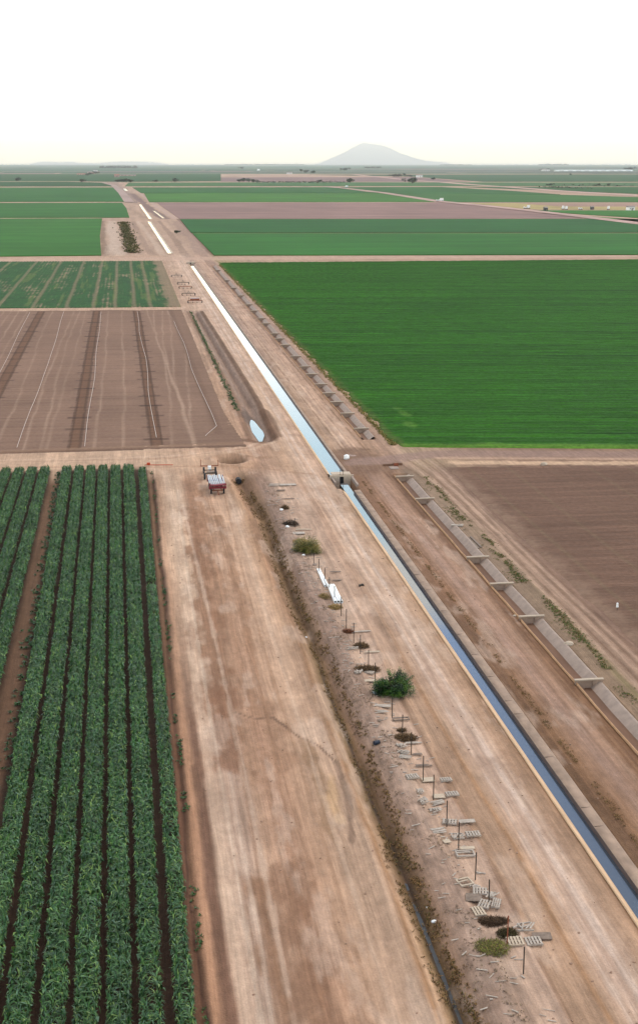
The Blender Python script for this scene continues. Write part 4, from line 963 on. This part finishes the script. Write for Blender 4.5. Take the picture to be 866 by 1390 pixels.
hose('irrigation_hose', [(3.7, 450), (3.6, 395), (4.5, 340), (4.2, 290), (4.5, 237.7)], .04, 'white hose lying in the rightmost dark strip', gr)
hose('irrigation_hose', [(14.2, 420), (14.8, 369.5), (14.6, 320), (15.3, 262), (15.4, 247.1), (13.1, 238)], .04, 'thin white hose bending near the right corner of the tilled field', gr)

# ------------------------------------------------------------------ wheel helper, trailers, implements
def wheel(parent, x, y, r, w=.22, z=None):
    z = r if z is None else z
    o = MB().tube((x - w / 2, y, z), (x + w / 2, y, z), r, k=18).build('wheel', BLACK, parent)
    MB().tube((x - w / 2 - .015, y, z), (x + w / 2 + .015, y, z), r * .5, k=12).build('rim', STEEL, o)
    return o
tx, ty = (P(287, 670)[0] + P(304, 669.5)[0]) / 2, P(295, 670)[1]
t = empty('pipe_trailer', (tx, ty, 0)); tag(t, 'red farm trailer loaded with silver pipes parked on the dirt yard', 'trailer')
TW = 1.8
for sx in (-1, 1):
    wheel(t, sx * TW / 2, 0, .42); wheel(t, sx * TW / 2, 4.6, .42)
MB().box((-TW / 2 + .35, 2.6, .62), (.12, 7, .14)).box((TW / 2 - .35, 2.6, .62), (.12, 7, .14)).box((0, 0, .5), (TW - .1, .12, .12)).box((0, 4.6, .5), (TW - .1, .12, .12)).build('chassis', RUST, t)
MB().box((0, -.35, .98), (2.5, .3, .3)).box((-1.1, -.4, 1.2), (.1, .5, .9)).box((1.1, -.4, 1.2), (.1, .3, .9)).build('front_bolster', RED, t)
MB().box((0, 5.2, .9), (2.4, .14, .5)).box((-1.15, 5.2, 1.3), (.1, .14, .6)).box((1.15, 5.2, 1.3), (.1, .14, .6)).build('rear_bolster', RED, t)
MB().box((.0, -1.6, .5), (.1, 2.0, .1)).box((0, -2.6, .5), (.25, .25, .06)).build('tow_bar', RUST, t)
MB().box((.55, -.5, 1.42), (1.3, .75, .16), rz=.1, ry=-.06).box((-.5, -.45, 1.36), (1.1, .6, .14), rz=-.12, ry=.05).build('red_tarp', RED, t)
k = 0
posn = ['far left', 'second from the left', 'third from the left', 'fourth from the left', 'fifth from the left', 'sixth from the left', 'seventh from the left', 'second from the right', 'far right']
for i in range(9):
    xx = -1.02 + i * .255; off = .25 * math.sin(i * 2.1)
    o = MB().tube((0, -.2 + off, 0), (random.gauss(0, .04), 6.3 + off, 0), .105, k=10).build('silver_pipe', ALU, loc=(tx + xx, ty, 1.28 if i % 2 else 1.3), smooth=True)
    tag(o, f'silver aluminium pipe on the red trailer, {posn[i]} of the load', 'pipe', 'silver pipes loaded on the trailer')
c0 = P(277, 642.5); c1 = P(293, 642.5); cx = (c0[0] + c1[0]) / 2; cy = c0[1]
t = empty('tool_carrier', (cx, cy, 0)); tag(t, 'low wheeled toolbar cart standing behind the loaded trailer', 'farm implement')
hw = (c1[0] - c0[0]) / 2
for sx, yy in ((-1, 0), (1, 0), (-1, -4.2), (1, -2.8)): wheel(t, sx * hw + (-.1 if yy else 0), yy, .48, .26)
MB().tube((-hw - .5, 1.2, .9), (hw + .5, 1.2, .9), .07).tube((-hw - .4, 1.2, .9), (-hw - .4, 1.2, 1.9), .05).tube((hw + .5, 1.2, .9), (hw + .5, 1.2, 1.8), .05).build('toolbar', RUST, t)
MB().box((0, -2.6, .55), (hw * 2 + .2, .12, .12)).box((0, 0, .5), (hw * 2, .12, .12)).box((0, -1.3, .55), (.12, 2.7, .12)).box((-hw, -2.1, .5), (.1, 4.2, .1)).build('frame', STEEL, t)
MB().box((0, .1, .85), (.5, .5, .5)).build('hopper', WHITE, t)
MB().box((.0, -2.2, .68), (1.2, .9, .1)).build('deck', WOODD, t)

def implement(u, v, wd, label, red=True, big=False):
    x, y = P(u, v); t = empty('field_implement', (x, y, 0)); tag(t, label, 'farm implement', 'implements parked by the patchy field')
    MB().box((0, 0, .75), (wd, .16, .16)).box((0, 1.0, .75), (wd * .8, .14, .14)).box((-wd * .25, .5, .78), (.12, 1.1, .1)).box((wd * .25, .5, .78), (.12, 1.1, .1)).build('toolbar', RUST if red else STEEL, t)
    for k in range(4):
        xx = -wd * .42 + wd * .84 * k / 3
        MB().tube((xx, -.1, .75), (xx, -.45, .1), .06, .03, 6).box((xx, -.5, .1), (.3, .25, .2)).build('shank', STEEL, t)
    MB().tube((-.4, 1.0, .8), (0, 1.4, 1.5), .05, k=6).tube((.4, 1.0, .8), (0, 1.4, 1.5), .05, k=6).build('hitch', STEEL, t)
    for sx in (-1, 1): wheel(t, sx * wd * .47, .6, .4)
    if big:
        MB().box((0, .4, 1.2), (wd * .6, 1.0, .5)).build('seed_box', RUST, t); MB().box((0, .4, 1.5), (wd * .55, .9, .1)).build('lid', ALU, t)
        for sx in (-1, 1): MB().tube((sx * wd * .4, 0, .5), (sx * wd * .4, 0, 1.9), .07, k=6).build('upright', STEEL, t)
implement(240, 376, 4.6, 'farthest dark toolbar implement standing beside the patchy green field', False)
implement(249, 386, 4.8, 'second farthest toolbar implement beside the patchy green field', False)
implement(252, 391.5, 5.0, 'pinkish red toolbar implement in the middle of the parked line', True)
implement(256.5, 401, 5.0, 'dark cluttered implement next to the nearest red machine', False)
implement(265, 411, 5.2, 'nearest red planter with pale top at the corner of the field', True, True)

# small things on the strip
def drum(u, v, r, L, mat, name, label, cat, rz=0):
    x, y = P(u, v); z0 = float(height(np.array(x), np.array(y)))
    o = MB().tube((-L / 2, 0, 0), (L / 2, 0, 0), r, k=16).tube((-L / 2 + .02, 0, 0), (-L / 2 + .06, 0, 0), r * 1.05, k=16).tube((L / 2 - .06, 0, 0), (L / 2 - .02, 0, 0), r * 1.05, k=16).build(name, mat, loc=(x, y, z0 + r * .9), rz=rz)
    return tag(o, label, cat)
drum(511, 1013, .17, .5, BLUEP, 'plastic_drum', 'small dark blue drum lying alone left of the post row', 'drum', .35)
def chunk(u, v, s, mat, name, label, cat, grp=None, sq=.6, seed=0):
    x, y = P(u, v); z0 = float(height(np.array(x), np.array(y))); r = random.Random(seed + int(u)); m = MB()
    k = 9; rings = [(.0, .8), (.35, 1.0), (.75, .75), (1.0, .25)]
    for (h, q) in rings:
        for i in range(k):
            a = 2 * math.pi * i / k; rr = s * q * r.uniform(.75, 1.15); m.v.append((rr * math.cos(a), rr * math.sin(a) * .8, s * sq * h * 1.4))
    for j in range(3):
        for i in range(k): m.f.append((j * k + i, j * k + (i + 1) % k, (j + 1) * k + (i + 1) % k, (j + 1) * k + i))
    m.f.append(tuple(3 * k + i for i in range(k)))
    return tag(m.build(name, mat, loc=(x, y, z0 - .03)), label, cat, grp)
chunk(470.5, 623, .55, WHITE, 'white_sack', 'round white sack on wet soil just right of the canal gate', 'sack', sq=1)
chunk(382, 694, .28, WHITE, 'plastic_scrap', 'white plastic scrap beside the small brown brush tuft', 'scrap')
chunk(390, 718, .3, WHITE, 'plastic_scrap', 'pale scrap under the dark arching brush heap', 'scrap')
chunk(412, 755.5, .2, WHITE, 'plastic_scrap', 'tiny white scrap at the foot of the olive bush', 'scrap')
chunk(415.5, 859.5, .14, WHITE, 'plastic_scrap', 'tiny white scrap in the drainage ditch left of the round brush heap', 'scrap')
chunk(589, 1246, .2, WHITE, 'plastic_scrap', 'crumpled white scrap on the ditch bank near the bottom', 'scrap')
chunk(580, 1226, .1, WHITE, 'plastic_scrap', 'tiny white speck of scrap on the ditch bank above the crumpled one', 'scrap')
chunk(509, 943, .3, ALU, 'grey_stone', 'pale grey lump at the lower left of the green bush', 'stone')
chunk(427, 767, .3, CONC, 'grey_stone', 'grey lump left of the smaller white pipe bundle', 'stone')
chunk(771, 875, .5, CONC_L, 'pale_rubble', 'pale rubble heap beside the lateral ditch and green weeds', 'rubble')
chunk(698, 836, .22, CONC_L, 'pale_rubble', 'small pale stone on the lip of the lateral ditch', 'rubble')
chunk(738, 631, .6, CONC_L, 'pale_rubble', 'pale stones at the top edge of the brown field by the road', 'rubble')
x, y = P(620, 714); tag(MB().box((0, 0, .1), (1.5, .5, .12)).box((.5, .1, .18), (.6, .3, .1), rz=.3).build('white_board', WOODG, loc=(x, y, .0), rz=-.35), 'white board lying in green weeds right of the lateral ditch', 'board')
x, y = P(641, 737); tag(MB().box((0, 0, .06), (.3, 5.5, .1)).box((.5, .3, .06), (.25, 5, .1)).build('plank_pair', WOODD, loc=(x, y, .0), rz=.02), 'two long grey planks beside the lateral ditch among weeds', 'planks')
x, y = P(490.5, 796); tag(MB().box((0, 0, .12), (.55, .3, .2)).box((.1, 0, .25), (.2, .2, .08)).build('dark_crate', POST, loc=(x, y, .0), rz=.1), 'small dark crate alone on the canal road', 'crate')
x, y = P(578, 1009); tag(MB().box((0, 0, .06), (.35, .12, .08)).box((.12, .1, .08), (.12, .2, .08), rz=.5).build('wood_scrap', WOODD, loc=(x + .2, y, .0), rz=.2), 'small wood scrap on pale soil right of the post row', 'scrap')
x, y = P(837, 829); t = empty('field_marker', (x, y, 0)); tag(t, 'short white marker stake standing in the brown field on the right', 'marker stake')
MB().tube((0, 0, 0), (0, 0, .55), .03, k=6).build('stake', POST, t); MB().tube((0, 0, .4), (0, 0, .85), .13, .1, k=10).build('cap', WHITE, t)
tag(MB().tube((-2.2, 0, .12), (2.2, 0, .12), .06, k=6).box((-1.6, 0, .3), (.5, .3, .35)).build('orange_standpipe', mat_plain('orange_paint', A(205, 80, 40), .6, .1), loc=(*P(216, 632), 0), rz=-.12), 'orange valve and pipe at the corner of the crop beside the yard', 'valve')
tag(MB().tube((0, -.4, .3), (0, .8, .3), .42, k=12).build('culvert_mouth', BLACK, loc=(*P(324, 651.5), -.42)), 'dark culvert mouth at the far end of the drainage ditch', 'culvert')  # solid black tube; shade inside the pipe is put into its colour
x, y = P(531, 634); t = empty('ditch_turnout', (x, y, 0)); tag(t, 'dark rusty turnout box at the top of the near lateral ditch', 'water turnout')
MB().box((-.3, 1.2, .08), (1.6, .2, .3)).box((1.2, 1.4, .1), (1.6, .22, .4)).build('wall', mat_silt, t); MB().box((.3, -.6, -.05), (1.3, 1.8, .2)).build('sill', CONC, t); MB().box((.9, .8, .2), (.7, .08, .5)).build('gate', RUST, t)

# ------------------------------------------------------------------ far trees, houses, vehicles
def tree_variant(seed, w, h, cols, leaf):
    r = np.random.default_rng(seed); n = 420
    blobs = [(r.normal(0, w * .2), r.normal(0, w * .2), h * r.uniform(.42, .78), w * r.uniform(.2, .34)) for _ in range(9)]
    pc = []
    for k in range(n):
        b = blobs[r.integers(len(blobs))]; d = r.normal(0, 1, 3); d /= np.linalg.norm(d); q = b[3] * r.uniform(.6, 1.1)
        pc.append((b[0] + d[0] * q, b[1] + d[1] * q, max(.15 * h, b[2] + d[2] * q * .8)))
    pc = np.array(pc); az = r.uniform(0, 6.28, n); s1 = np.stack([np.cos(az), np.sin(az), r.normal(0, .5, n)], 1) * leaf; s2 = np.stack([-np.sin(az) * .6, np.cos(az) * .6, r.uniform(.4, 1, n)], 1) * leaf
    v = np.stack([pc - s1, pc - s2, pc + s1, pc + s2], 1).reshape(-1, 3); c = np.array(cols)[r.integers(0, len(cols), n)] * r.uniform(.75, 1.25, (n, 1))
    o = mesh_np('crown', v, np.arange(4 * n).reshape(-1, 4), LEAF, np.repeat(c, 4, 0)); me = o.data; bpy.data.objects.remove(o)
    m = MB(); m.tube((0, 0, 0), (0, 0, h * .5), w * .045, w * .025, 6)
    for b in blobs[:4]: m.tube((0, 0, h * .3), b[:3], w * .02, w * .008, 5)
    o = m.build('trunk', BARK); mt = o.data; bpy.data.objects.remove(o)
    return me, mt
TC = [A(38, 56, 34), A(48, 66, 38), A(32, 48, 32), A(60, 76, 44)]
TV = [tree_variant(s, 10, 8, TC, .7) for s in (1, 2, 3)] + [tree_variant(9, 5, 12, TC, .6)]
def far_tree(u, v, wpx, label, var=0, grp=None, hk=1.0):
    x, y = P(u, v); x1, _ = P(u + wpx, v); s = (x1 - x) / 10.0 * 1.25
    t = empty('tree', (x, y, 0), random.uniform(0, 6)); t.scale = (s, s, s * hk); tag(t, label, 'tree', grp)
    for nme, me in zip(('crown', 'trunk'), TV[var]):
        o = bpy.data.objects.new(nme, me); C.objects.link(o); o.parent = t
    return t
g2 = 'trees scattered over the far plain'
far_tree(240, 317, 6.5, 'small dark tree beside the far canal reach and the brown field', 0, None, .7)
for u, v, w, k in ((325, 247.4, 6, 0), (331, 247, 7, 1), (338, 247.4, 7, 2), (344, 247.6, 6, 0), (350, 247.8, 4, 1)):
    far_tree(u, v, w, f'tree in the dark clump left of the brown strip, about {["leftmost", "second", "middle", "fourth", "rightmost"][[325, 331, 338, 344, 350].index(u)]} in it', k, 'clump of trees left of the far brown strip', .75)
for u, v, w, k, l in ((434, 247, 5, 0, 'small lone tree on the near edge of the far brown strip'), (475, 248.4, 10, 1, 'round dark tree at the far brown strip, centre of the picture'), (409, 234.6, 6, 3, 'tall dark tree on the plain left of centre'), (415, 235, 7, 0, 'low tree just right of the tall dark one'), (425, 235.4, 6, 1, 'small round tree right of the tall dark pair'),
                      (469, 232, 7, 2, 'blurred blue-grey tree near the foot of the mountain'), (328, 229.5, 5, 0, 'faint small tree above the clump on the left plain'), (238, 247, 8, 1, 'low wide tree alone near the canal end'), (212, 247.2, 5, 2, 'small low tree between the canal end and a wide one'),
                      (112, 247.4, 7, 0, 'low tree by the left road bend'), (25, 246, 8, 1, 'lone dark tree near the left edge'), (534, 240.5, 7, 0, 'left tree of the dark row right of centre'), (541, 240.5, 7, 1, 'middle tree of the dark row right of centre'), (549, 240.3, 6, 3, 'tallest tree in the dark row right of centre'), (556, 240.8, 6, 2, 'low tree at the right end of the dark row'),
                      (559, 249, 13, 0, 'wide dark tree on the brown strip right of centre'), (588, 244, 5, 1, 'small tree beside the pale diagonal road'), (747, 252.5, 6, 2, 'small tree beside the right-hand far road'), (774, 239, 4, 3, 'thin tree standing on the right plain'), (735, 231.5, 4, 0, 'small tree left of the white greenhouse'), (743, 231.6, 5, 1, 'tree at the left end of the white greenhouse'),
                      (855, 231.5, 8, 2, 'trees at the right end of the white greenhouse'), (812, 252, 5, 1, 'low tree by the far right road, left one'), (825, 252, 5, 0, 'low tree by the far right road, right one')):
    far_tree(u, v, w, l, k, g2, .62)
for i, (u, w) in enumerate(((160, 6), (166, 7), (172, 8), (178, 6))): far_tree(u, 247.3, w, f'dark tree in front of the pink farm sheds, {["leftmost", "second", "third", "rightmost"][i]} of four', i % 3, 'trees in front of the pink sheds', .62)
def wood(name, u0, u1, v, hz, n, label):
    xa, ya = P(u0, v); xb, yb = P(u1, v); tt = rng.random(n); cx = xa + (xb - xa) * tt; cy = ya + (yb - ya) * tt + rng.normal(0, 60, n)
    cz = hz * rng.random(n) * (.6 + .4 * vn(tt * 14, tt * 0, 3)); s = (xb - xa) / n * 3 + hz * .15; az = rng.uniform(0, 6.28, n)
    a = np.stack([np.cos(az) * s, np.sin(az) * s * .5, rng.normal(0, .2, n) * hz], 1); b = np.stack([-np.sin(az) * s * .5, np.cos(az) * s * .5, .35 * hz * np.ones(n)], 1); c = np.stack([cx, cy, cz], 1)
    v_ = np.stack([c - a, c - b, c + a, c + b], 1).reshape(-1, 3); v_[:, 2] = np.maximum(v_[:, 2], 0)
    col = np.array(TC)[rng.integers(0, 4, n)]
    tag(mesh_np(name, v_, np.arange(4 * n).reshape(-1, 4), LEAF, np.repeat(col, 4, 0)), label, 'wood', kind='stuff')
wood('far_wood', 136, 187, 228.4, 22, 500, 'long bluish wood on the left horizon')
wood('far_wood', 305, 412, 224.2, 40, 500, 'low line of woods on the horizon left of the mountain')
wood('far_wood', 495, 515, 228.5, 18, 150, 'small faint wood below the mountain')
wood('far_wood', 596, 640, 224.8, 30, 200, 'faint line of woods right of the mountain')
wood('far_wood', 730, 770, 224.8, 40, 200, 'faint line of woods on the right horizon')
wood('far_wood', 345, 470, 247.6, 2.4, 400, 'low hedge of scrub along the far brown strip')
wood('far_wood', 745, 775, 255.2, 2.5, 160, 'reddish scrub beside the far right road')
wood('far_wood', 770, 860, 252.0, 2.0, 160, 'thin hedge along the far right fields')

PINK = mat_plain('pink_render', A(214, 176, 164), .9, .1, .2); ROOFM = mat_plain('grey_roof', A(150, 140, 134), .8, .1, .2); ROOFR = mat_plain('red_roof', A(178, 116, 96), .8, .1, .2); DARKG = mat_plain('dark_glass', np.array([.03, .035, .04]), .3, .1)
def house(u, v, wpx, hm, dm, wall, roof, label, cat='house', name='farm_house', win=4):
    x, y = P(u, v); x1, _ = P(u + wpx, v); w = x1 - x
    t = empty(name, (x, y, 0)); tag(t, label, cat, 'farm buildings on the plain')
    MB().box((0, 0, hm / 2), (w, dm, hm)).build('wall', wall, t)
    m = MB(); n = 0; o_ = w / 2 + .4; d_ = dm / 2 + .5; rh = hm * .45
    m.v = [(-o_, -d_, hm), (o_, -d_, hm), (o_, d_, hm), (-o_, d_, hm), (-o_, 0, hm + rh), (o_, 0, hm + rh)]; m.f = [(0, 1, 5, 4), (3, 4, 5, 2), (0, 4, 3), (1, 2, 5), (0, 3, 2, 1)]; m.build('roof', roof, t)
    for k in range(win):
        xx = -w / 2 + w * (k + .6) / (win + .2); MB().box((xx, -dm / 2 - .03, hm * .55), (w * .06 + .4, .1, hm * .35)).build('window', DARKG, t)
    MB().box((w * .05, -dm / 2 - .04, hm * .36), (1.4, .1, hm * .7)).build('door', WOODD, t)
house(112, 237.6, 14, 5, 20, PINK, ROOFR, 'long low pink farm building at the far left of the cluster')
house(124, 236.0, 9, 7, 20, PINK, ROOFM, 'taller pinkish house among dark trees in the left cluster')
house(130, 232.6, 6, 6, 20, WHITE, ROOFM, 'pale house at the right of the left cluster')
for i, (u, v) in enumerate(((123, 237.2), (128, 235.6), (131, 235.8), (119, 238.4))): far_tree(u, v + .4, 4.5, f'dark tree in the left farm cluster, {["second from left", "third from left", "rightmost", "leftmost"][i]}', i % 3, 'trees of the left farm cluster', .8)
house(159, 240.6, 7, 7, 14, PINK, ROOFR, 'pink shed just above the four dark trees by the canal end')
house(174, 239.0, 22, 4, 14, PINK, ROOFM, 'long pink shed behind the canal end', 'shed', 'farm_shed')
house(351, 231.8, 3, 8, 30, WHITE, WHITE, 'tiny bright white building on the left plain', 'shed', 'white_shed', 1)
house(393, 236.2, 7, 5, 20, WHITE, ROOFM, 'small pale shed left of the tall dark tree', 'shed', 'farm_shed', 2)
house(569, 240.6, 8, 6, 20, WHITE, ROOFM, 'pale farmhouse at the right end of the dark tree row', 'house', 'farm_house', 3)
house(740, 232.2, 10, 8, 30, WHITE, ROOFM, 'pale building at the left end of the greenhouse', 'shed', 'farm_shed', 3)
house(805, 232.6, 108, 6, 60, WHITE, WHITE, 'long white greenhouse on the right plain', 'greenhouse', 'greenhouse', 9)
house(740, 286.4, 4, 3, 6, BLUEP, ROOFM, 'small dark shed beside the green wedge on the right', 'shed', 'farm_shed', 1)
house(803, 284.6, 3.5, 2.6, 5, BLUEP, ROOFM, 'tiny dark hut by the yellow stubble on the right', 'shed', 'farm_hut', 1)
house(855, 285.6, 9, 3.2, 8, WHITE, ROOFM, 'blue-grey shed at the right frame edge above the green field', 'shed', 'farm_shed', 2)
def truck(u, v, wpx, label, rz=0, box_=True, name='white_truck'):
    x, y = P(u, v); x1, _ = P(u + wpx, v); L = x1 - x; t = empty(name, (x, y, .6), rz); tag(t, label, 'truck' if box_ else 'car', 'vehicles on the far roads')
    h = 3.0 if box_ else 1.0
    MB().box((L * .12, 0, .6 + h / 2), (L * .72, 2.2, h)).build('cargo_box' if box_ else 'body', WHITE, t)
    MB().box((-L * .37, 0, 1.35), (L * .22, 2.1, 1.7)).build('cab', WHITE, t)
    MB().box((-L * .42, -1.06, 1.7), (L * .1, .04, .6)).build('window', DARKG, t)
    for xx in (-L * .34, L * .18, L * .36):
        MB().tube((xx, -1.1, .45), (xx, 1.1, .45), .48, k=12).build('wheel', BLACK, t)
truck(598.5, 273.6, 6.5, 'white truck on the pale diagonal road right of centre', .0)
truck(593.5, 273.8, 3.4, 'small white car just left of the truck on the diagonal road', .0, False, 'white_car')
truck(716.5, 284, 4.2, 'white truck beside the yellow stubble strip', 0)
truck(712, 284.2, 3.4, 'pale pickup just left of the truck at the stubble strip', 0, False, 'pale_pickup')
truck(763.5, 285, 3.2, 'left of two white trucks close together by the green wedge', 0)
truck(768, 285.4, 3.2, 'right of two white trucks close together by the green wedge', 0)
truck(787, 285.2, 5, 'dull low vehicle right of the two white trucks', 0, False, 'pale_pickup')
truck(825, 285.4, 3, 'small dark-windowed truck between the hut and the frame edge', 0)
truck(470, 254.8, 4.5, 'white vehicle on the thin road right of the round tree', 0)
truck(845, 302, 3, 'tiny white car on the diagonal road near the right edge', -.2, False, 'white_car') if False else None

# ------------------------------------------------------------------ mountains
MT = mat_plain('mountain_rock', A(160, 150, 146), .95, .2, .0008)
def mountain(name, prof, D, depth):
    kx = D / 1948.0
    v, f = [], []; nr = 14
    for i, (u, hpx) in enumerate(prof):
        x0, y0 = P(u, 222 + 1.0)
        k = D / math.hypot(x0, y0); x0 *= k; y0 *= k; h = hpx * kx + 30
        for j in range(nr):
            s = (j / (nr - 1)) * 2 - 1
            hh = (h * (1 - abs(s) ** 1.4) * (1 + .18 * (float(vn(np.array(i * .9), np.array(j * .7), 5)) - .5) * (abs(s) > .1))) if hpx > 0 else 0
            v.append((x0 + s * depth * x0 / D, y0 + s * depth, hh - (2 if abs(s) > .99 else 0)))
    n = len(prof)
    for i in range(n - 1):
        for j in range(nr - 1): f.append((i * nr + j, (i + 1) * nr + j, (i + 1) * nr + j + 1, i * nr + j + 1))
    return tag(mesh_np(name, v, f, MT, smooth=True), kind='structure')
mountain('mountain', [(425, 0), (436, 2), (445, 6), (455, 10), (463, 14), (470, 17), (476, 21), (483, 24), (489, 27.5), (494, 30), (500, 27.5), (507, 27), (515, 26), (523, 24), (530, 21), (537, 17.5), (544, 14), (552, 12), (560, 9), (570, 6), (580, 4), (592, 3), (605, 2), (620, 0)], 86000, 5000)
mountain('low_hills', [(40, 0), (55, 3), (70, 3), (80, 2), (95, 3), (110, 1.5), (130, 1), (150, 2.5), (170, 3.5), (190, 3.2), (205, 2.5), (215, 2), (230, 0)], 92000, 2500)

# ------------------------------------------------------------------ the air
hm, ht, hb = mat_base('haze')
ht.nodes.remove(hb); pv = N(ht, 'ShaderNodeVolumePrincipled'); ho = ht.nodes['Material Output']
pv.inputs['Density'].default_value = HAZE_DENSITY; pv.inputs['Color'].default_value = (.975, .985, 1, 1); pv.inputs['Anisotropy'].default_value = 0.8
ht.links.new(pv.outputs[0], ho.inputs['Volume'])
hz_ = MB().box((0, 0, 0), (200000, 200000, 1462)).build('haze', hm, loc=(0, 0, 728.0)); tag(hz_, kind='stuff')
